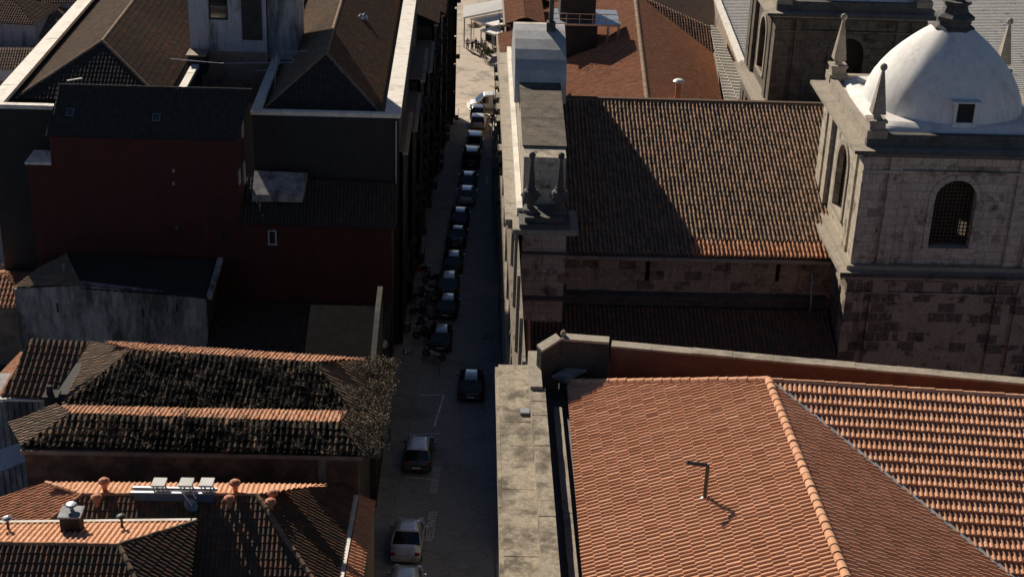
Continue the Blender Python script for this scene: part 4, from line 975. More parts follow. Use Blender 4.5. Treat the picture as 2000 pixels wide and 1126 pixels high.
# ---------------------------------------------------------------- turret house in the courtyard
ty = 114.0
t0 = atY(372, 90, ty); t1 = atY(522, 90, ty); t2 = atY(578, 60, ty)
TH = thing('stair_tower', 'pale grey rendered tower block cut by the top edge, between the dark roofs', 'tower', (t0.x+3, ty+2, 10))
zb_ = atY(440, 100, ty).z
pw = atY(426, 20, ty)
mb = MB(); mb.wall((t0.x, ty, zb_), (1, 0, 0), t1.x-t0.x, 29-zb_, [(pw.x-t0.x-.72, pw.x-t0.x+.72, pw.z-zb_-.75, pw.z-zb_+1.6, False)], .3, (0, -1, 0))
mb.box(t0.x, t0.x+.3, ty+.02, ty+6, zb_, 29); mb.build('wall', M['pale_wall'], TH)
mb = MB(); mb.box(t0.x+.3, t1.x, ty+.4, ty+6, zb_-.2, 29); mb.build('core_wall', M['black'], TH)
mb = MB(); mb.box(pw.x-.72, pw.x+.72, ty+.2, ty+.24, pw.z-.75, pw.z+1.6); fo = mb.build('window', M['glass'], TH)
mb = MB()
for a_, b_ in ((pw.x-.72, pw.x-.62), (pw.x+.62, pw.x+.72)): mb.box(a_, b_, ty+.13, ty+.19, pw.z-.75, pw.z+1.6)
mb.box(pw.x-.62, pw.x+.62, ty+.13, ty+.19, pw.z-.75, pw.z-.65); mb.build('frame', M['stone_dark'], fo)
MB().extrude([(t0.x, ty-.01, zb_), (t0.x+.8, ty-.01, zb_-3), (t1.x, ty-.01, zb_-4.5), (t1.x, ty-.01, zb_)], (0, 4, 0)).build('lower_wall', M['tan_wall'], TH)
sx = atY(492, 40, ty-.02); MB().box(sx.x-.75, sx.x+.75, ty-.12, ty-.01, sx.z-1.5, 29).build('shutter', M['stone_dark'], TH)
MB().box(t1.x+.01, t2.x, ty+.6, ty+6, zb_-4, 29).build('side_block', M['grey_wall'], TH)
t3 = atY(598, 60, ty); 
mb = MB(); xx = atY(385, 108, ty-2); mb.box(xx.x-.8, xx.x+.5, ty-1.6, ty-.02, xx.z-1.6, xx.z-.2); mb.build('bay_box', M['dark_wall'], TH)
MB().box(xx.x-.9, xx.x+.6, ty-1.7, ty-.02, xx.z-.199, xx.z-.1).build('bay_roof', M['tan_wall'], TH)
# roof aerials
ae = atY(535, 160, 107); AE = thing('tv_aerial', 'thin tangled tv aerial with long horizontal rods between the dark roofs', 'aerial', ae)
q0, q1, q2 = atY(333, 115, 107), atY(430, 124, 107), atY(575, 122, 107)
mb = MB(); mb.tube([ae-V(0, 0, 1), atY(540, 104, 107), atY(600, 99, 107)], .035, 6); mb.build('mast', M['steel'], AE)
mb = MB(); mb.tube([q0, q1, q2], .035, 6); mb.tube([atY(500, 138, 107), atY(545, 136, 107)], .03, 6); mb.tube([atY(530, 113, 107), atY(570, 114, 107), atY(575, 120, 107)], .025, 6); mb.build('rods', M['steel'], AE)
# ---------------------------------------------------------------- orange roof house (bottom left)
OH = thing('orange_roof_house', 'house with orange hipped tile roof, glass ridge strip and white hoods, bottom left', 'house', (-14, 66, 0))
ZO = 8.2+LZ; O0 = at(162, 967, ZO); O1 = at(500, 967, ZO)
POf = slope_plane(O0, O1, .45, (0, -1)); POb = slope_plane(O0, O1, .27, (0, 1))
Oh = hit(606, 1126, POf); Ohx = O1+(Oh-O1)*1.4; Ol = hit(88, 1024, POf)
Oa = hit(90, 944, POb)
tile_roof('roof', [O0, Ol, V(Ol.x, Ohx.y, POf[0].z-.45*(O0.y-Ohx.y)) if False else hit(88, 1300, POf), Ohx, O1], M['tile_dark'], OH, col=.22, row=.42, amp=.05, sub=5, seed=81)  # front and right slopes get darker tiles, their shade put into the colour
Ob1 = hit(690, 972, slope_plane(O0, O1, .27, (0, 1)))
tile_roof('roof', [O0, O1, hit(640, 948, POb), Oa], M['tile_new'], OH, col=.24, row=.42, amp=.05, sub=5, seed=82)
POr = plane3(O1, Oh, O1+V(0, 1, 0))
Oe0 = hit(690, 968, POr); Oe1 = hit(660, 1126, POr); Oe1x = Oe0+(Oe1-Oe0)*1.4
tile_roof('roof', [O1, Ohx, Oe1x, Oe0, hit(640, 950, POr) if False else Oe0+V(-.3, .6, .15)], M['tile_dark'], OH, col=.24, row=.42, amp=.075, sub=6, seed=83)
POl = plane3(O0, Ol, O0+V(0, 1, 0))
tile_roof('roof', [O0, hit(90, 944, POl), hit(-25, 985, POl), hit(-25, 1040, POl), Ol], M['tile_mid'], OH, col=.26, row=.42, amp=.07, sub=6, seed=84)
ridge_caps(O1, Ohx, M['tile_tan'], OH, r=.13); ridge_caps(Oa, O0, M['tile_new'], OH, r=.12); ridge_caps(O0, Ol, M['tile_mid'], OH, r=.1); ridge_caps(O0, O1, M['tile_mid'], OH, r=.1)
MB().box(O0.x-5, Oe1.x-.2, 40, O0.y+2, -2, 4.6+LZ).build('wall', M['dark_wall'], OH)
# street gutter and outer lean-to tiles
d_ = (Oe1x-Oe0); mb = MB(); mb.beam(Oe0+V(.12, 0, .02), Oe1x+V(.12, 0, .02), .3, .12); mb.build('gutter', M['coping'], OH)
ez3 = Oe0.z-.1
tile_roof('lean_to_roof', [Oe0+V(.28, 0, -.05), Oe1x+V(.28, 0, -.05), Oe1x+V(1.05, 0, -.4), Oe0+V(1.05, 0, -.4)], M['tile_new'], OH, col=.25, row=.42, amp=.07, sub=6, seed=85)
MB().extrude([Oe0+V(.3, 0, -.6), Oe1x+V(.3, 0, -.6), Oe1x+V(1.0, 0, -.6), Oe0+V(1.0, 0, -.6)], (0, 0, -7)).build('street_wall', M['tan_wall'], OH)
# glazed ridge strip with three hooded lights
s0 = at(262, 962, ZO+.25); s1 = at(420, 962, ZO+.25)
mb = MB(); mb.box(s0.x, s1.x, s0.y-.25, s0.y+.0, ZO, ZO+.42); gl = mb.build('ridge_skylight', paint('blue_glazing', (.12, .17, .24), .15, .2), OH)
mb = MB(); mb.box(s0.x-.1, s1.x+.1, s0.y-.3, s0.y-.18, ZO+.421, ZO+.48); mb.box(s0.x-.1, s1.x+.1, s0.y+.2, s0.y+.32, ZO+.3, ZO+.42); mb.build('rail', M['steel'], gl)
for px in (310, 363, 403):
    p = at(px, 944, ZO+.7); T = thing('roof_hood', 'small square white roof hood standing behind the glass ridge strip', 'roof hood', p-V(0, 0, .8), group='white roof hoods in a row')
    T['label'] = {310: 'leftmost of three square white hoods behind the glass ridge strip', 363: 'middle of three square white hoods behind the glass ridge strip', 403: 'rightmost of three square white hoods behind the glass ridge strip'}[px]
    MB().extrude([p+V(-.3, -.28, -.02), p+V(.3, -.28, -.02), p+V(.34, .32, .03), p+V(-.26, .32, .03)], (0, 0, .1)).build('cap', M['white'], T)
    mb = MB()
    for sx_, sy_ in ((-.2, -.2), (.22, -.2), (-.16, .22), (.24, .22)): mb.box(p.x+sx_-.03, p.x+sx_+.03, p.y+sy_-.03, p.y+sy_+.03, p.z-1.0, p.z-.02)
    mb.each('post', M['steel'], T)
# vents
vl = [(205, 958, ZO-.05, 'clay vent behind the orange ridge left of the glass strip'), (460, 961, ZO-.05, 'clay vent behind the orange ridge right of the glass strip')]
for px, py, z, lb in vl: clay_vent('clay_vent', lb, at(px, py, z))
for px, py, lb in ((190, 990, 'clay vent on the dark slope, nearest the left hip'), (449, 992, 'clay vent on the dark slope just right of the glass strip'), (533, 981, 'upper clay vent of the pair by the hip'), (529, 998, 'lower clay vent of the pair by the hip')):
    pl_ = POf if px < 500 else POr; clay_vent('clay_vent', lb, hit(px, py, pl_))
dq = hit(372, 1008, POf); dish('satellite_dish', 'satellite dish with a long bracket on the dark slope below the glass strip', dq, .34, (.5, -.3, .8))
mb = MB(); mb.tube([at(353, 957, ZO+.7), dq+V(.1, 0, .6)], .03, 6); mb.tube([at(369, 948, ZO+.8), at(383, 973, ZO+.4)], .03, 6); tag(mb.build('bracket_rods', M['plastic_white']), 'pair of pale slanting rods joining the glass strip and the dish', 'rods')
# ---------------------------------------------------------------- front left house
FH = thing('front_left_house', 'bottom left corner house, bright back slope with grey chimney, dark ribbed front', 'house', (-18, 60, 0))
Q0 = at(-40, 1062, 9.0+LZ); Q1 = at(232, 1066, 9.0+LZ)
PQb = slope_plane(Q0, Q1, .30, (0, 1)); PQf = slope_plane(Q0, Q1, .45, (0, -1))
Qb0 = hit(-40, 1026, PQb); Qb1 = hit(383, 1021, PQb)
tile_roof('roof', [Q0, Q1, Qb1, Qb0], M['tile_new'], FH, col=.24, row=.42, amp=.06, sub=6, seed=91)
Qh = hit(262, 1130, PQf)
Qhx = Q1+(Qh-Q1)*1.5
tile_roof('roof', [Q0, hit(-40, 1160, PQf), Qhx, Q1], M['tile_dark'], FH, col=.24, row=.45, amp=.085, step=.05, sub=6, seed=92)  # shade of the front and right slopes painted in by darker tiles
PQr = plane3(Q1, Qh, Qb1)
Qe = hit(372, 1126, PQr); Qex = Qb1+(Qe-Qb1)*1.5
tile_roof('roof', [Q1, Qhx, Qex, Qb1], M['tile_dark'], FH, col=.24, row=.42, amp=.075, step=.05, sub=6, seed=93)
ridge_caps(Q1, Qb1, M['tile_dark'], FH, r=.13); ridge_caps(Q0, Q1, M['tile_mid'], FH, r=.12); ridge_caps(Q1, Qhx, M['tile_tan'], FH, r=.13)
mb = MB(); mb.beam(Qb0+V(0, .12, .08), Qb1+V(0, .12, .08), .16, .12); mb.build('gutter', M['coping'], FH)
MB().prism([(Qb0.x, Qb0.y-.2), (Qb1.x-.3, Qb1.y-.2), (Qex.x-.3, Qex.y), (Qb0.x, Qex.y)], -1, 6.3+LZ).build('wall', M['dark_wall'], FH)
cq = hit(142, 1036, PQb); mb = MB(); mb.box(cq.x-.42, cq.x+.42, cq.y-.35, cq.y+.35, cq.z-.5, cq.z+.9); ch = mb.build('chimney', M['stone_dark'], FH)
mb = MB(); mb.box(cq.x-.48, cq.x+.5, cq.y-.42, cq.y+.5, cq.z+.9, cq.z+.98); mb.build('cap', M['grey_wall'], ch)
mb = MB(); mb.lathe(cq+V(0, .2, .98), [(.09, 0), (.09, .2), (.26, .24), (.2, .3), (.05, .33)], 14); mb.build('cowl', M['steel'], ch)
for px, py, lb in ((17, 1036, 'metal flue with round white cap on the bright slope, left of the chimney'), (239, 1032, 'thin dark metal flue on the bright slope right of the chimney')):
    p = hit(px, py, PQb); T = thing('metal_flue', lb, 'flue', p, group='metal flues on the front left roof')
    MB().tube([p-V(0, 0, .2), p+V(0, 0, .65)], .06, 10).build('pipe', M['iron'], T)
    MB().lathe(p+V(0, 0, .62), [(.2, 0), (.22, .05), (.14, .1), (.04, .14)], 14).build('cowl', M['steel'] if px < 100 else M['iron'], T)
nh = thing('street_house', 'plain dark house continuing the street line below the frame, bottom left', 'house', (-10, 40, 4))  # unseen block added to stop sun reaching the near street
MB().box(-16, -5.6, 26, 50, -1, 12.5).build('wall', M['dark_wall'], nh)
# small block between orange house and the front left house (dark eaves strip)
# ================================================================== BACKGROUND BUILDINGS (right)
BB = thing('ridge_roof_house', 'building with orange hipped tile roof behind the church ridge, bright left slope', 'building', (15, 140, -4))
zR = 11.0
R0 = at(1266, 215, zR); R1 = at(1234, -60, zR)
P_l = slope_plane(R0, R1, .42, (-1, 0)); P_r = slope_plane(R0, R1, .5, (1, 0))
L0 = hit(1085, 215, P_l); L1 = hit(1060, 20, P_l)
tile_roof('roof', [R0, R1, L1, L0], M['tile_mid'], BB, col=.27, row=.42, amp=.06, sub=5, seed=101)
v1 = hit(1392, 106, P_r); v2 = hit(1412, 215, P_r); r2 = R0+(R1-R0)*(215.0/275.0)
tile_roof('roof', [R0, v2, v1, r2], M['tile_mid'], BB, col=.27, row=.42, amp=.06, sub=5, seed=102)
rx = at(1400, -8, zR+.2)
P_f = plane3(r2, v1, v1+V(6, 0, 0))
tile_roof('roof', [r2, v1, hit(1396, 100, P_f), hit(1396, -4, P_f), hit(1250, -8, P_f)], M['tile_church'], BB, col=.27, row=.45, amp=.12, sub=6, seed=103)
ridge_caps(R0, R1, M['tile_tan'], BB, r=.2, L=.6); ridge_caps(v1, r2, M['tile_dark'], BB, r=.12)
MB().box(L1.x+.6, v2.x-.3, L0.y-2, R1.y+4, -12, 5.4).build('wall', M['tan_wall'], BB)
pf = hit(1322, 205, P_r); T = thing('flue_pipe', 'terracotta flue with a round metal cap just above the church ridge', 'flue', pf)
MB().tube([pf-V(0, 0, .5), pf+V(0, 0, 2.0)], .26, 12).build('pipe', M['clay'], T); MB().lathe(pf+V(0, 0, 2.05), [(.45, 0), (.5, .1), (.3, .25), (.08, .3)], 16).build('cap', M['plastic_white'], T)
# rooftop plant room with railing
pb_ = hit(1150, 100, P_l)
RT_ = thing('rooftop_cabin', 'dark rooftop cabin with metal railings on the orange roof, behind the lead capped facade', 'rooftop cabin', pb_)
ya = pb_.y; xa_ = atY(1086, 90, ya).x; xb_ = atY(1165, 90, ya).x; zc_ = atY(1120, 48, ya).z
MB().box(xa_, xb_, ya, ya+5, 7, zc_).build('wall', M['dark_wall'], RT_)
MB().box(xa_-.5, xb_+2.2, ya-.4, ya+5, zc_, zc_+.18).build('roof_slab', M['steel'], RT_)
mb = MB()
for k in range(6):
    x = xa_-.4+k*(xb_-xa_+2.4)/5; mb.box(x-.03, x+.03, ya-.35, ya-.29, zc_+.18, zc_+1.1)
mb.box(xa_-.4, xb_+2.05, ya-.35, ya-.29, zc_+1.1, zc_+1.17); mb.box(xa_-.4, xb_+2.05, ya-.35, ya-.29, zc_+.6, zc_+.65); mb.build('railing', M['steel'], RT_)
MB().box(xa_+.3, xb_-.2, ya+.8, ya+4.5, zc_+.18, zc_+3.5).build('upper_cabin', M['stone_dark'], RT_)
mb = MB(); mb.box(xb_+.9, xb_+1.1, ya-.3, ya-.1, 8, zc_); mb.box(xb_+1.9, xb_+2.1, ya-.3, ya-.1, 8, zc_); mb.each('post', M['steel'], RT_)
# corrugated metal roof
MR = thing('metal_roof_hall', 'hall with pale corrugated metal roof behind the towers, upper right', 'hall', (35, 150, -4))
zm = 11.0; mxl = at(1397, 0, zm).x; mx0 = at(1484, 210, zm); my1 = at(1397, -60, zm).y
xL0 = at(1484, 210, zm).x; xL1 = at(1392, -20, zm).x; y0m = 117.5; y1m = my1
def mxe(y): # left edge as seen
    a = at(1484, 210, zm); b_ = at(1397, 0, zm); t = (y-a.y)/(b_.y-a.y); return a.x+(b_.x-a.x)*t
mb = MB(); y = y0m; vs = []; ny = int((y1m-y0m)/.14); rows = []
for i in range(ny+1):
    y = y0m+i*.14; ph = (i % 4); z = zm+(0.14 if ph in (1, 2) else 0); rows.append([(mxe(y), y, z), (62, y, z+0.8)])
fs = []; vs = [p for r in rows for p in r]
for i in range(ny): fs.append((2*i, 2*i+1, 2*i+3, 2*i+2))
mb.add(vs, fs); mb.build('roof', M['sheet'], MR)
MB().prism([(mxe(y0m), y0m), (62, y0m), (62, y1m), (mxe(y1m), y1m)], -12, zm-.05).build('wall', M['tan_wall'], MR)
# pale parapet and scalloped hood tiles along its edge
pa_ = [at(1484, 212, zm+.3), at(1397, -10, zm+.3)]
mb = MB(); mb.beam(pa_[0], pa_[1], .5, .5); mb.build('edge_parapet', M['coping'], MR)
g_ = [at(1418, 212, zm-.8), at(1470, 212, zm-.5), at(1402, 60, zm-.4), at(1388, 60, zm-.6)]
tile_roof('hood_tiles', g_, tile_mat('white_tile', [(.6, .57, .5), (.66, .62, .55), (.7, .66, .6)]), MR, col=.9, row=1.1, amp=.35, step=.25, sub=6, seed=110)
# right-hand street row beyond the church
for k, (y0, y1, X, z1, cm) in enumerate(((115, 126, 3.3, 9.5, 'stone'), (126.3, 139, 3.15, 11.0, 'tan_wall'), (139.3, 153, 3.3, 8.0, 'stone'), (153.3, 168, 4.0, 9.0, 'tan_wall'), (168.3, 196, 6.4, 7.0, 'stone'))):
    T = thing('row_house', ['stone row house directly beyond the church facade on the right side of the street', 'second row house beyond the church, tan walled, right side of the street', 'third row house beyond the church, stone, right side of the street', 'fourth row house beyond the church at the corner by the white van', 'stone house facing the sunny square beside the white canopies'][k], 'house', (X+4, (y0+y1)/2, ground(y0)), group='row houses right of the street')
    W_ = y1-y0; nb = int(W_/2.7); bw = W_/nb
    for f in range(4):
        zb = z1-(f+1)*3.4
        hs = [(i*bw+bw/2-.5, i*bw+bw/2+.5, .5, 2.7, False) for i in range(nb)]
        MB().wall((X, y0, zb), (0, 1, 0), W_, 3.4, hs, .25, (-1, 0, 0)).build('facade', M[cm], T)
        for i in range(nb):
            yc = y0+i*bw+bw/2; mb = MB(); mb.box(X+.14, X+.2, yc-.5, yc-.42, zb+.5, zb+2.7); mb.box(X+.14, X+.2, yc+.42, yc+.5, zb+.5, zb+2.7); mb.box(X+.14, X+.2, yc-.42, yc+.42, zb+1.6, zb+1.68)
            fo = mb.build('window', M['pale_wall'], T); MB().box(X+.21, X+.24, yc-.5, yc+.5, zb+.5, zb+2.7).build('pane', M['glass'], fo)
            mb = MB(); mb.box(X-.45, X-.01, yc-.75, yc+.75, zb+.34, zb+.46); bo = mb.build('balcony', M['trim'], T)
            mb = MB(); mb.box(X-.45, X-.41, yc-.75, yc+.75, zb+1.25, zb+1.31)
            for j in range(7): mb.box(X-.44, X-.42, yc-.74+j*.245-.01, yc-.74+j*.245+.01, zb+.46, zb+1.25)
            mb.build('railing', M['iron'], bo)
    MB().box(X-.3, X+.4, y0, y1, z1, z1+.25).build('cornice', M['trim'], T)
    MB().box(X+.26, X+3.6, y0+.05, y1-.05, -12, z1-.02).build('core_wall', M['tan_wall'], T)
    tile_roof('roof', [V(X-.1, y0, z1+.25), V(X+1.9, y0, z1+1.0), V(X+1.9, y1, z1+1.0), V(X-.1, y1, z1+.25)], M['tile_mid'], T, col=.27, row=.42, amp=.05, sub=4, seed=120+k)
    tile_roof('roof', [V(X+3.9, y0, z1+.25), V(X+1.9, y0, z1+1.0), V(X+1.9, y1, z1+1.0), V(X+3.9, y1, z1+.25)], M['tile_mid'], T, col=.27, row=.42, amp=.05, sub=4, seed=130+k)
# ================================================================== BACKGROUND BUILDINGS (left of street)
for k, (y0, y1, X, z1, cm) in enumerate(((138.6, 149, -2.95, 13.0, 'stone_dark'), (149.3, 160, -2.5, 11.0, 'tan_wall'), (160.3, 171, -2.1, 12.5, 'stone_dark'), (171.3, 176.4, -1.15, 12, 'dark_wall'))):
    T = thing('street_house', ['dark stone street house just past the parapet building, left side', 'tan walled balconied street house, second past the parapet building', 'dark stone street house, third past the parapet building', 'tall dark corner house ending the left side of the street at the square'][k], 'house', (X-5, (y0+y1)/2, ground(y0)), group='balconied houses left of the street')
    facade_row(T, X, y0, y1, ground(y1), z1, M[cm], 30+k)
    MB().box(X-11, X-.26, y0+.02, y1-.02, -12, z1-.02).build('core_wall', M['dark_wall'], T)
    tile_roof('roof', [V(X+.4, y0, z1+.2), V(X+.4, y1, z1+.2), V(X-5, y1, z1+2.4), V(X-5, y0, z1+2.4)], M['tile_dark'], T, col=.27, row=.42, amp=.05, sub=4, seed=140+k)
    tile_roof('roof', [V(X-11.3, y0, z1-.2), V(X-11.3, y1, z1-.2), V(X-5, y1, z1+2.4), V(X-5, y0, z1+2.4)], M['tile_tan'], T, col=.27, row=.42, amp=.05, sub=4, seed=150+k)
# low roofs of the lower town, far left
def lowhouse(px, py, z, w_, d_, h_, rz, mat, wm, label, seed, t=.42):
    c = at(px, py, z); T = thing('town_house', label, 'house', (c.x, c.y, z-h_), rz, group='lower town houses beyond the left parapet')
    R = Matrix.Rotation(rz, 3, 'Z')
    def W(x, y, zz): return c+R@V(x, y, 0)+V(0, 0, zz)
    a, b_, c_, d = W(-w_/2, -d_/2, 0), W(w_/2, -d_/2, 0), W(w_/2, d_/2, 0), W(-w_/2, d_/2, 0)
    hh = t*min(w_, d_)/2
    if w_ > d_: r0, r1 = W(-w_/2+d_/2, 0, hh), W(w_/2-d_/2, 0, hh); fs = [([r0, a, b_, r1]), ([r1, b_, c_]), ([r1, c_, d, r0]), ([r0, d, a])]
    else: r0, r1 = W(0, -d_/2+w_/2, hh), W(0, d_/2-w_/2, hh); fs = [([r0, a, b_]), ([r0, b_, c_, r1]), ([r1, c_, d]), ([r1, d, a, r0])]
    for i, f in enumerate(fs): tile_roof('roof', f, M[mat], T, col=.3, row=.5, amp=.05, sub=4, seed=seed+i)
    pts = [W(-w_/2+.3, -d_/2+.3, 0), W(w_/2-.3, -d_/2+.3, 0), W(w_/2-.3, d_/2-.3, 0), W(-w_/2+.3, d_/2-.3, 0)]
    MB().prism([(p.x, p.y) for p in pts], z-h_-4, z-.02).build('wall', M[wm], T)
    mb = MB(); p = W(-w_*.2, -d_*.1, hh); mb.box(p.x-.4, p.x+.4, p.y-.4, p.y+.4, p.z-1, p.z+.8); mb.build('chimney', M['coping'], T)
lowhouse(45, 48, -2, 15, 12, 9, .1, 'tile_tan', 'white', 'pale tan hipped town house beyond the left parapet, upper left corner', 201)
lowhouse(0, 25, 0, 12, 9, 12, -.1, 'tile_dark', 'pale_wall', 'brown roofed town house cut by the top left corner', 211)
lowhouse(105, -12, 0, 14, 9, 12, .15, 'tile_dark', 'pale_wall', 'dark roofed town house at the top edge above the pale tan roof', 221)
lowhouse(20, 118, -3, 18, 7, 9, .05, 'tile_tan', 'pale_wall', 'long low tan roofed house with a blue grey wall, left edge near the top', 231)
lowhouse(-6, 190, -2, 7, 9, 9, .2, 'tile_dark', 'white', 'small brown roofed house peeking in at the left edge below the parapet', 241)
lowhouse(-20, 400, 2, 6, 8, 9, .1, 'tile_mid', 'pale_wall', 'tan roofed house at the left edge beside the red house', 251)
lowhouse(-8, 565, 4, 7, 6, 9, 0, 'tile_mid', 'tan_wall', 'orange roofed house at the left edge beside the grey house', 261)
MB_ = None
bushp = clumps(lambda r_: at(18, 540, 3.5)+V(r_.gauss(0, .9), r_.gauss(0, .8), r_.uniform(0, .8)), 40, 25, .2, 61, .8)
leafs('roof_bush', bushp, .09, M['ivy'], 'dry bush on the orange roof at the left edge', 'bush', 62)
# ================================================================== STREET FURNITURE AND MARKINGS
def gz(x, y, d=0): return V(x, y, ground(y)+d)
def line(a, b, w_, name, label, group=None):
    a = Vector((a[0], a[1], 0)); b = Vector((b[0], b[1], 0)); d = (b-a).normalized(); p = V(-d.y, d.x, 0)*w_/2
    q = [a-p, b-p, b+p, a+p]; mb = MB(); mb.face([(v.x, v.y, ground(v.y)+.010) for v in q])
    o = mb.build(name, M['paint_line']); return tag(o, label, 'road marking', group)
GL = 'parking bay lines along the left kerb'
a = atG(820, 771); b_ = atG(867, 771); c = atG(848, 832)
line((a.x, a.y), (b_.x, b_.y), .12, 'parking_line', 'white cross line at the far end of the empty parking bay', GL)
line((b_.x, b_.y), (c.x, c.y), .12, 'parking_line', 'long white line along the street side of the empty parking bay', GL)
a = atG(800, 848); b_ = atG(858, 846); line((a.x, a.y), (b_.x, b_.y), .1, 'parking_line', 'white cross line just behind the silver roofed hatchback roof', GL)
a = atG(795, 931); b_ = atG(842, 935); line((a.x, a.y), (b_.x, b_.y), .1, 'parking_line', 'white cross line just in front of the silver roofed hatchback tail', GL)
for i, (px, py, w1, w2) in enumerate(((968, 345, 18, 10),)):
    c0, c1, c2, c3 = atG(952, 344), atG(985, 344), atG(985, 358), atG(950, 358)
    for j, (p, q_) in enumerate(((c0, c1), (c1, c2), (c2, c3), (c3, c0))):
        line((p.x, p.y), (q_.x, q_.y), .12, 'box_marking', 'side of the small painted rectangle on the road by the church', 'sides of the painted rectangle on the road')
def txt(name, s, p, size, rz, label, cat='road marking', up=0.132, mat='paint_line', stretch=1.0, group=None):
    cu = bpy.data.curves.new(name, 'FONT'); cu.body = s; cu.size = size; cu.align_x = 'CENTER'; cu.align_y = 'CENTER'; cu.resolution_u = 3
    o = bpy.data.objects.new(name, cu); dg = bpy.context.evaluated_depsgraph_get()
    COL.objects.link(o); bpy.context.view_layer.update(); me = bpy.data.meshes.new_from_object(o.evaluated_get(bpy.context.evaluated_depsgraph_get()))
    bpy.data.objects.remove(o); me.materials.clear(); me.materials.append(M[mat]); me.name = name
    ob = bpy.data.objects.new(name, me); COL.objects.link(ob)
    R = Matrix.Rotation(rz, 4, 'Z') @ Matrix.Diagonal((stretch, 1, 1, 1)); me.transform(R)
    for v in me.vertices: 
        y = v.co.y+p[1]; v.co = Vector((v.co.x, v.co.y, ground(y)-ground(p[1])))
    ob.location = gz(p[0], p[1], up); return tag(ob, label, cat, group)
p = atG(851, 937); txt('road_lettering', 'RESIDENTES', (p.x, p.y), .62, radians(87), 'RESIDENTES painted along the bay beside the silver roofed hatchback tail', up=.011, stretch=1.0)
p = atG(843, 1026); txt('road_lettering', 'RESIDENTES', (p.x, p.y), .66, radians(87), 'RESIDENTES painted beside the front of the silver saloon', up=.011)
def ppanel(px, py, label):
    p = atG(px, py); mb = MB(); mb.face([(p.x-.36, p.y-.5, ground(p.y-.5)+.128), (p.x+.36, p.y-.5, ground(p.y-.5)+.128), (p.x+.36, p.y+.5, ground(p.y+.5)+.128), (p.x-.36, p.y+.5, ground(p.y+.5)+.128)])
    T = tag(mb.build('parking_sign', M['p_grey']), label, 'road marking'); 
    o = txt('letter', 'P', (p.x, p.y), 1.0, 0, None, None, up=.134, mat='plastic_white')
    o.parent = T
    return T
ppanel(838, 522, 'grey pavement panel with a white letter P, farther one'); ppanel(796, 690, 'grey pavement panel with a white letter P, nearer one')
p = atG(957, 659); mb = MB(); mb.box(p.x-.5, p.x+.5, p.y-.45, p.y+.45, ground(p.y)-.05, ground(p.y)+.14); tag(mb.build('utility_cover', M['grey_wall']), 'pale square utility slab on the right side of the street', 'utility cover')
# bollard lamps / kerb posts
for (px, py, lb) in ((858, 735, 'short pale post standing in the empty bay end'), (762, 862, 'pale round topped post on the left pavement beside the mossy house')):
    p = atG(px, py); mb = MB(); mb.lathe(gz(p.x, p.y, .1), [(.09, 0), (.07, .1), (.06, .7), (.11, .78), (.12, .88), (.06, .98)], 10); tag(mb.build('bollard', M['trim']), lb, 'bollard')
# ================================================================== VEHICLES
def loft(mb, secs):
    """secs: list of rings (equal length)"""
    n = len(secs[0]); k = len(mb.v)
    for r in secs: mb.v += [tuple(p) for p in r]
    for j in range(len(secs)-1):
        for i in range(n):
            mb.f.append((k+j*n+i, k+j*n+(i+1) % n, k+(j+1)*n+(i+1) % n, k+(j+1)*n+i)); mb.m.append(mb.cur); mb.sm.append(mb.smooth)
    mb.f.append(tuple(k+i for i in range(n-1, -1, -1))); mb.m.append(mb.cur); mb.sm.append(False)
    e = k+(len(secs)-1)*n; mb.f.append(tuple(e+i for i in range(n))); mb.m.append(mb.cur); mb.sm.append(False)
def ringsec(y, hw, z0, z1, r=.12, top=None):
    tw = top if top is not None else hw-.06
    return [V(-hw+.05, y, z0), V(hw-.05, y, z0), V(hw, y, z0+.1), V(hw, y, z1-r), V(tw, y, z1-.02), V(tw*.5, y, z1), V(-tw*.5, y, z1), V(-tw, y, z1-.02), V(-hw, y, z1-r), V(-hw, y, z0+.1)]
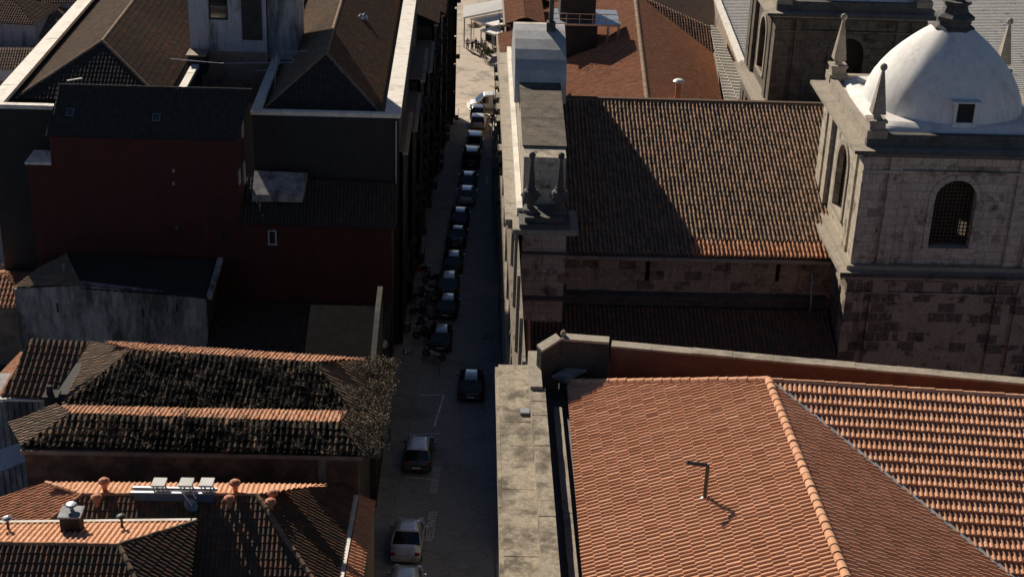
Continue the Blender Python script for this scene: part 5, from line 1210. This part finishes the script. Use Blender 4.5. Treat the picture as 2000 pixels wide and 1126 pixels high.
def car(label, pos, rz, pm, kind='hatch', L=4.1, Wd=1.74, H=1.45, name='parked_car', group='cars parked along the left kerb', cat='car', roofm=None):
    T = thing(name, label, cat, (0, 0, 0)); 
    if group: T['group'] = group
    hw = Wd/2
    h = .82 if kind != 'van' else .95
    if kind == 'saloon': st = [(-L/2, .80, .55), (-L/2+.08, .95, .78), (-L/2+.75, 1, .90), (-L/2+1.2, 1, .88), (0, 1, .86), (L/2-1.3, 1, .86), (L/2-.5, .97, .78), (L/2-.1, .88, .66), (L/2, .78, .52)]; cab = (-L/2+.62, -L/2+1.3, .25, L/2-1.15)
    elif kind == 'van': st = [(-L/2, .94, .7), (-L/2+.06, 1, h), (0, 1, h), (L/2-1.0, 1, h), (L/2-.3, .95, .88), (L/2-.06, .9, .7), (L/2, .82, .55)]; cab = (-L/2+.02, -L/2+.12, L/2-1.75, L/2-.75)
    else: st = [(-L/2, .84, .6), (-L/2+.08, .97, .82), (-L/2+.5, 1, .88), (0, 1, .86), (L/2-1.2, 1, .86), (L/2-.5, .97, .8), (L/2-.1, .88, .68), (L/2, .78, .52)]; cab = (-L/2+.12, -L/2+.5, .35, L/2-1.05)
    mb = MB(); mb.smooth = True
    loft(mb, [ringsec(y, hw*wf, .22, z) for y, wf, z in st]); mb.build('body', M[pm], T)
    y0, y1, y2, y3 = cab; zb = .80 if kind != 'van' else .9
    tw = hw*.78 if kind != 'van' else hw*.86
    def cabring(y, z, w_): return [V(-w_, y, z-.02), V(w_, y, z-.02), V(w_, y, z), V(-w_, y, z)]
    mb = MB()
    bot = [V(-hw*.93, y0, zb), V(hw*.93, y0, zb), V(hw*.93, y3, zb), V(-hw*.93, y3, zb)]
    tp_ = [V(-tw, y1, H-.05), V(tw, y1, H-.05), V(tw, y2, H-.05), V(-tw, y2, H-.05)]
    mb.add(bot+tp_, [(0, 1, 5, 4), (1, 2, 6, 5), (2, 3, 7, 6), (3, 0, 4, 7), (4, 5, 6, 7)]); mb.build('cabin', M['car_glass'] if kind != 'van' else M[pm], T)
    if kind == 'van':
        mb = MB()
        for s_ in (-1, 1): mb.extrude([V(s_*hw*.945, y3-.35, zb+.04), V(s_*hw*.945, y2-.55, zb+.04), V(s_*(tw+.03), y2-.5, H-.2), V(s_*(tw+.03), y2-.02, H-.2)], (s_*.012, 0, 0))
        mb.extrude([V(-hw*.8, y3-.06, zb+.1), V(hw*.8, y3-.06, zb+.1), V(tw*.92, y2+.1, H-.12), V(-tw*.92, y2+.1, H-.12)], (0, .05, .03)); mb.extrude([V(-hw*.7, y0-.01, zb+.1), V(hw*.7, y0-.01, zb+.1), V(tw*.8, y1-.03, H-.15), V(-tw*.8, y1-.03, H-.15)], (0, -.04, 0))
        mb.each('window', M['car_glass'], T)
    mb = MB(); mb.smooth = True
    loft(mb, [[V(-tw*a, y, H-.06), V(tw*a, y, H-.06), V(tw*a*.97, y, H-.01-dz), V(tw*.5*a, y, H-dz), V(-tw*.5*a, y, H-dz), V(-tw*a*.97, y, H-.01-dz)] for y, a, dz in ((y1-.05, .96, .045), (y1+.1, 1.0, .01), ((y1+y2)/2, 1.03, -.02), (y2-.1, 1.0, .005), (y2+.05, .95, .045))]); mb.build('roof', M[roofm or pm], T)
    # pillars
    mb = MB()
    for s_ in (-1, 1):
        for (ya_, yb__) in ((y0, y1), (y3, y2)): mb.beam((s_*hw*.93, ya_, zb), (s_*tw, yb__, H-.05), .07, .07)
        mb.beam((s_*hw*.935, (y0+y3)/2, zb), (s_*tw*1.005, (y1+y2)/2, H-.05), .05, .09)
    mb.each('pillar', M[pm], T)
    for s_ in (-1, 1):
        for yy in (-L/2+.75, L/2-.78):
            mb = MB(); mb.tube([(s_*(hw-.2), yy, .31), (s_*(hw+.01), yy, .31)], .31, 16); wl_ = mb.build('wheel', M['rubber'], T)
            mb = MB(); mb.tube([(s_*(hw-.05), yy, .31), (s_*(hw+.02), yy, .31)], .18, 12); mb.build('rim', M['steel'], wl_)
        mb = MB(); mb.box(min(s_*hw*.55, s_*hw*.82), max(s_*hw*.55, s_*hw*.82), L/2-.16, L/2-.04, .56, .68); mb.build('headlight', M['p_lamp'], T)
        mb = MB(); mb.box(min(s_*hw*.62, s_*hw*.9), max(s_*hw*.62, s_*hw*.9), -L/2-.015, -L/2+.08, .62, .78); mb.build('tail_light', M['p_red'], T)
        mb = MB(); mb.box(min(s_*hw, s_*(hw+.17)), max(s_*hw, s_*(hw+.17)), y3-.42, y3-.3, zb+.02, zb+.15); mb.build('mirror', M[pm], T)
    mb = MB(); mb.box(-hw*.88, hw*.88, -L/2-.07, -L/2+.04, .3, .52); mb.build('bumper', M['p_grey'] if pm in ('p_black', 'p_grey') else M[pm], T)
    mb = MB(); mb.box(-.26, .26, -L/2-.085, -L/2-.071, .38, .49); mb.build('number_plate', M['plastic_white'], T)
    pz = ground(pos[1]); T.rotation_euler = (math.atan(-0.1) if pos[1] < 184 and abs(rz) < .5 else 0, 0, rz); T.location = (pos[0], pos[1], pz+.02)
    return T
K = -0.043
def C(px, py): p = atG(px, py); return (p.x, p.y)
car('silver saloon parked at the left kerb, nearest whole car in the photo', C(797, 1066), K, 'p_silver', 'saloon', 4.3)
car('pale car at the bottom edge of the photo behind the silver saloon', C(792, 1160), K, 'p_silver', 'hatch', 3.9)
car('dark hatchback with silver roof parked alone just before the empty bay', C(818, 897), K, 'p_grey', 'hatch', 4.1, roofm='p_silver')  # dark car; the gleam on its roof is put in as silver paint
car('black car driving down the middle of the street, rear towards us', C(920, 762), -.02, 'p_black', 'hatch', 4.3, 1.78, name='moving_car', group=None)
fl = [(862, 668, 'p_black', 'hatch', 'black hatchback nearest in the row, beside the motorcycles'), (872, 612, 'p_black', 'hatch', 'second black hatchback of the row, pale reflection on its roof'), (878, 564, 'p_grey', 'hatch', 'grey hatchback between the second and fourth dark cars of the row'),
      (884, 518, 'p_black', 'hatch', 'black car beside the farther letter P panel'), (891, 474, 'p_black', 'saloon', 'black saloon fifth from the near end of the row'), (899, 436, 'p_blue', 'hatch', 'navy hatchback just behind the silver bonnet car')]
for i_, (px, py, pm, kd, lb) in enumerate(fl): car(lb, C(px+(-1, 2, -2, 1, 2, -1)[i_], py+(2, -3, 1, 3, -2, 0)[i_]), K+(.02, -.03, .01, .035, -.02, 0)[i_], pm, kd, (4.1, 3.7, 4.2, 4.0, 4.4, 3.8)[i_], 1.7+.03*(i_ % 3), 1.42+.05*(i_ % 3))
car('silver hatchback halfway up the row with bright tail', C(911, 391), K, 'p_silver', 'hatch', 3.9)
car('dark grey car just ahead of the silver hatchback', C(914, 362), K, 'p_grey', 'hatch', 4.0)
car('long black van parked in the shade in front of the white van', C(921, 318), K, 'p_black', 'van', 4.6, 1.85, 1.8, cat='van')
car('silver white van parked at the edge of the shade', C(927, 288), K, 'p_silver', 'van', 4.3, 1.85, 1.85, cat='van')
car('car with a pale sunlit roof in front of the parked vans', C(934, 246), K, 'p_silver', 'hatch', 4.0)
car('farthest parked car of the row, by the curved white kerb', C(933, 228), K, 'p_grey', 'hatch', 4.0)
cv = atG(954, 212); car('white delivery van standing across the end of the street, facing left', (cv.x, cv.y), radians(94), 'p_white', 'van', 4.7, 1.9, 1.9, name='delivery_van', group=None, cat='van')
def motorcycle(label, pos, rz, pm, first=None):
    T = thing('motorcycle', label, 'motorcycle', (0, 0, 0), 0, 'motorcycles parked on the left pavement')
    for yy in (-.62, .66):
        mb = MB(); n = 18
        mb.tube([V(0, yy+.24*cos(2*pi*i/n), .3+.24*sin(2*pi*i/n)) for i in range(n+1)], .06, 6); w_ = mb.build('wheel', M['rubber'], T)
        mb = MB(); mb.tube([(-.03, yy, .3), (.03, yy, .3)], .17, 10); mb.build('rim', M['steel'], w_)
    mb = MB(); mb.smooth = True; mb.tube([(0, -.5, .55), (0, -.2, .5), (0, .15, .48), (0, .4, .62)], [.12, .17, .16, .08], 8); mb.build('body', M[pm], T)
    mb = MB(); mb.smooth = True; mb.tube([(0, -.75, .82), (0, -.4, .78), (0, 0, .76)], [.08, .14, .1], 8); mb.build('seat', M['rubber'], T)
    mb = MB(); mb.tube([(0, .64, .3), (0, .42, .9)], .035, 6); mb.tube([(-.33, .32, .98), (-.15, .42, .95), (.15, .42, .95), (.33, .32, .98)], .025, 6); mb.build('handlebar', M['iron'], T)
    mb = MB(); mb.smooth = True; mb.tube([(0, .5, .8), (0, .62, .78)], [.11, .08], 10); mb.build('headlight', M['p_lamp'], T)
    mb = MB(); mb.box(-.1, .32, -.15, -.1, .1, .13); mb.build('stand', M['iron'], T)
    mb = MB(); mb.extrude([V(-.17, .55, .95), V(.17, .55, .95), V(.13, .48, 1.25), V(-.13, .48, 1.25)], (0, .015, .005)); mb.build('windscreen', M['car_glass'], T)
    T.location = (pos[0], pos[1], ground(pos[1])+.13); T.rotation_euler = (0, 0, rz); return T
def Cs(px, py): p = at(px, py, 0); p = atG(px, py); return (p.x, p.y)
bk_ = [(822, 540, 'red scooter beside the farther letter P panel', 'p_red'), (846, 556, 'dark motorcycle, second down from the letter P panel', 'p_black'), (838, 578, 'motorcycle with pale windscreen beside the grey hatchback', 'p_silver'), (822, 590, 'dark scooter close to the house wall, upper bunch', 'p_black'),
       (842, 606, 'grey motorcycle beside the second black hatchback', 'p_grey'), (820, 622, 'dark motorcycle close to the house wall, middle of the bunch', 'p_blue'), (836, 640, 'pale scooter beside the nearest black hatchback', 'p_silver'), (812, 652, 'silver scooter close to the house wall, lower bunch', 'p_silver'),
       (828, 668, 'black motorcycle in the lower bunch', 'p_black'), (848, 704, 'white scooter parked behind the nearest black hatchback', 'p_white')]
r_ = random.Random(3)
for px, py, lb, pm in bk_: motorcycle(lb, Cs(px, py), radians(75)+r_.uniform(-.35, .35), pm)
# ================================================================== PEOPLE
skinm = plain('skin', (.45, .28, .2), .7, var=.1)
cl = [plain('cloth_dark', (.03, .03, .04), .9), plain('cloth_navy', (.04, .06, .12), .9), plain('cloth_tan', (.3, .22, .15), .9), plain('cloth_pale', (.5, .5, .5), .9)]
hairm = plain('hair', (.03, .02, .015), .8)
def skinned(name, verts, edges, radii, mat, parent, lv=1):
    me = bpy.data.meshes.new(name); me.from_pydata(verts, edges, []); me.materials.append(mat)
    o = bpy.data.objects.new(name, me); COL.objects.link(o)
    md = o.modifiers.new('skin', 'SKIN'); md.use_smooth_shade = True
    me.skin_vertices.new() if not me.skin_vertices else None
    for i, r in enumerate(radii): me.skin_vertices[0].data[i].radius = (r, r)
    me.skin_vertices[0].data[0].use_root = True
    s_ = o.modifiers.new('sub', 'SUBSURF'); s_.levels = lv; s_.render_levels = lv
    bpy.context.view_layer.update(); dg = bpy.context.evaluated_depsgraph_get()
    m2 = bpy.data.meshes.new_from_object(o.evaluated_get(dg)); bpy.data.objects.remove(o)
    o = bpy.data.objects.new(name, m2); COL.objects.link(o)
    if parent is not None: o.parent = parent
    return o
def person(label, pos, rz, top, bot, stride=.22, arm=.18, h=1.72):
    k = h/1.75
    v = [(0, 0, .95), (0, .0, 1.15), (0, 0, 1.42), (0, .01, 1.53), (0, .02, 1.64), (0, .02, 1.73)]
    e = [(0, 1), (1, 2), (2, 3), (3, 4), (4, 5)]; r = [.13, .13, .15, .055, .085, .07]
    for s_, st_ in ((-1, stride), (1, -stride)):
        b = len(v); v += [(s_*.1, 0, .88), (s_*.1, st_*.6+.03, .5), (s_*.1, st_, .09), (s_*.11, st_+.14, .045)]; e += [(0, b), (b, b+1), (b+1, b+2), (b+2, b+3)]; r += [.1, .065, .045, .04]
        b = len(v); v += [(s_*.2, 0, 1.42), (s_*.26, -st_*.4*arm/.18, 1.14), (s_*.27, -st_*arm/.18*.6+.08, .88), (s_*.27, -st_*.6+.1, .78)]; e += [(2, b), (b, b+1), (b+1, b+2), (b+2, b+3)]; r += [.07, .05, .035, .03]
    v = [tuple(c*k for c in p) for p in v]
    T = thing('person', label, 'person', (0, 0, 0), 0, 'people walking and standing near the square')
    skinned('body', v, e, [x*k for x in r], skinm, T)
    jv = v[0:3]+[v[10], v[11], v[12]]+[v[18], v[19], v[20]]
    jv = [v[0], v[1], v[2], v[10], v[11], v[12], v[18], v[19], v[20]]
    skinned('jacket', jv, [(0, 1), (1, 2), (2, 3), (3, 4), (4, 5), (2, 6), (6, 7), (7, 8)], [x*k for x in (.16, .16, .175, .09, .068, .05, .09, .068, .05)], top, T)
    tv = [v[0], v[6], v[7], v[8], v[14], v[15], v[16]]
    skinned('trousers', tv, [(0, 1), (1, 2), (2, 3), (0, 4), (4, 5), (5, 6)], [x*k for x in (.145, .115, .085, .065, .115, .085, .065)], bot, T)
    skinned('hair', [(0, -.0, 1.68*k), (0, -.01, 1.78*k)], [(0, 1)], [.1*k, .07*k], hairm, T)
    T.location = (pos[0], pos[1], ground(pos[1])+.03); T.rotation_euler = (0, 0, rz)
    return T
person('person in dark clothes walking alone on the sunlit road below the white van', C(961, 247), 2.8, cl[0], cl[0])
person('person in dark coat standing right behind the white van', C(990, 187), 1.2, cl[0], cl[0], .05)
person('person in tan jacket beside the one in the dark coat by the van', C(1003, 192), -1.9, cl[2], cl[0], .12)
pp_ = [(913, 98, 0, 'leftmost person of the group under the canopies, in white'), (922, 102, 0, 'person in dark clothes second from left near the canopies'), (929, 98, 1, 'person in navy standing in the middle of the canopy group'), (934, 105, 0, 'person in black at the front of the canopy group'), (941, 99, 3, 'person with pale top right of the canopy group'), (947, 104, 2, 'rightmost person of the canopy group, tan jacket')]
for i, (px, py, ci, lb) in enumerate(pp_):
    if i == 0: ci = 3
    person(lb, C(px, py), i*1.1, cl[ci], cl[0], .1+.03*i)
# ================================================================== SQUARE
def canopy(name, label, pts, thick=.25, posts=True):
    T = thing(name, label, 'canopy', sum(pts, Vector())/len(pts)-V(0, 0, 3), 0, 'white canopies at the far square')
    MB().extrude(pts, (0, 0, -thick)).build('roof', M['cloth_white'], T)
    mb = MB()
    for p in pts:
        c = sum(pts, Vector())/len(pts); q = p+(c-p)*.05; mb.tube([V(q.x, q.y, -9.35), V(q.x, q.y, q.z-thick-.02)], .08, 8)
    mb.each('post', M['steel'], T); return T
zc2 = -5.6
canopy('market_canopy', 'long white canopy roof at the far end, upper strip', [at(905, 34, zc2+.6), at(1003, 14, zc2+.6), at(1003, -6, zc2+1.2), at(905, 12, zc2+1.2)])
canopy('market_canopy', 'large white canopy roof below the upper strip, left edge slanting', [at(918, 36, zc2), at(1003, 20, zc2), at(1003, 46, zc2-.4), at(962, 50, zc2-.4)])
canopy('market_canopy', 'white canopy nearest us, pointed lower corner over the dark shade', [at(938, 58, zc2-.9), at(962, 52, zc2-.7), at(1003, 48, zc2-.7), at(1003, 66, zc2-1.1), at(965, 67, zc2-1.1)])
bT = thing('kiosk', 'dark fronted kiosk building under the white canopies', 'kiosk', at(975, 72, -9))
kb = atG(975, 84); mb = MB(); mb.box(kb.x-1.9, kb.x+2.6, kb.y+1, kb.y+5, -9.3, -6.9); mb.build('wall', M['dark_wall'], bT); mb = MB(); mb.box(kb.x-2.1, kb.x+2.8, kb.y+.8, kb.y+5.2, -6.9, -6.75); mb.build('roof', M['steel'], bT)
def parasol(label, px, py, r, z=2.4):
    p = atG(px, py); g = ground(p.y); T = thing('cafe_parasol', label, 'parasol', (p.x, p.y, g), 0, 'brown parasols around the square')
    mb = MB(); mb.lathe((p.x, p.y, g+z), [(r, 0), (r*.5, .3), (.05, .6)], 8); mb.build('canopy', M['tan_wall'], T); MB().tube([(p.x, p.y, g), (p.x, p.y, g+z+.1)], .04, 6).build('pole', M['steel'], T)
    mb = MB(); mb.lathe((p.x, p.y, g), [(.3, 0), (.3, .08)], 10); mb.build('base', M['steel'], T)
parasol('brown parasol left of the canopy people, under the blue shade', 925, 84, 1.2); parasol('brown parasol right of the first, below the white canopy corner', 948, 80, 1.1)
def bush(label, px, py, s, seed):
    p = atG(px, py); c = V(p.x, p.y, ground(p.y))
    T = thing('shrub', label, 'shrub', c, 0, 'shrubs and small trees on the square')
    MB().tube([c, c+V(.05, 0, .9*s), c+V(.1, .1, 1.5*s)], [.08*s, .06*s, .03*s], 7).build('trunk', M['wood'], T)
    leafs('crown', clumps(lambda r_: c+V(r_.gauss(0, .55*s), r_.gauss(0, .55*s), 1.6*s+r_.gauss(0, .4*s)), 45, 16, .22*s, seed, 1), .11, M['foliage'], None, None, seed+1, parent=T)
bush('small tree at the right side of the square below the canopies', 984, 100, 1.3, 301); bush('small tree nearest the row houses on the square', 990, 122, 1.1, 303)
bush('low shrub in the middle of the square', 950, 118, .7, 305)
# white curved kerb at the end of the left row
pts = [atG(*q) for q in ((914, 203), (915, 211), (919, 217), (926, 220), (944, 220))]
mb = MB()
for i in range(len(pts)-1): mb.beam(pts[i]+V(0, 0, .1), pts[i+1]+V(0, 0, .1), .3, .2)
tag(mb.build('curved_kerb', M['coping']), 'short curved white kerb in front of the delivery van', 'kerb')
a = atG(988, 206); b_ = atG(1006, 220); mb = MB(); mb.beam(a+V(0, 0, .08), b_+V(0, 0, .08), .4, .16); tag(mb.build('kerb_stone', M['coping']), 'slanting pale kerb stone behind the delivery van', 'kerb')
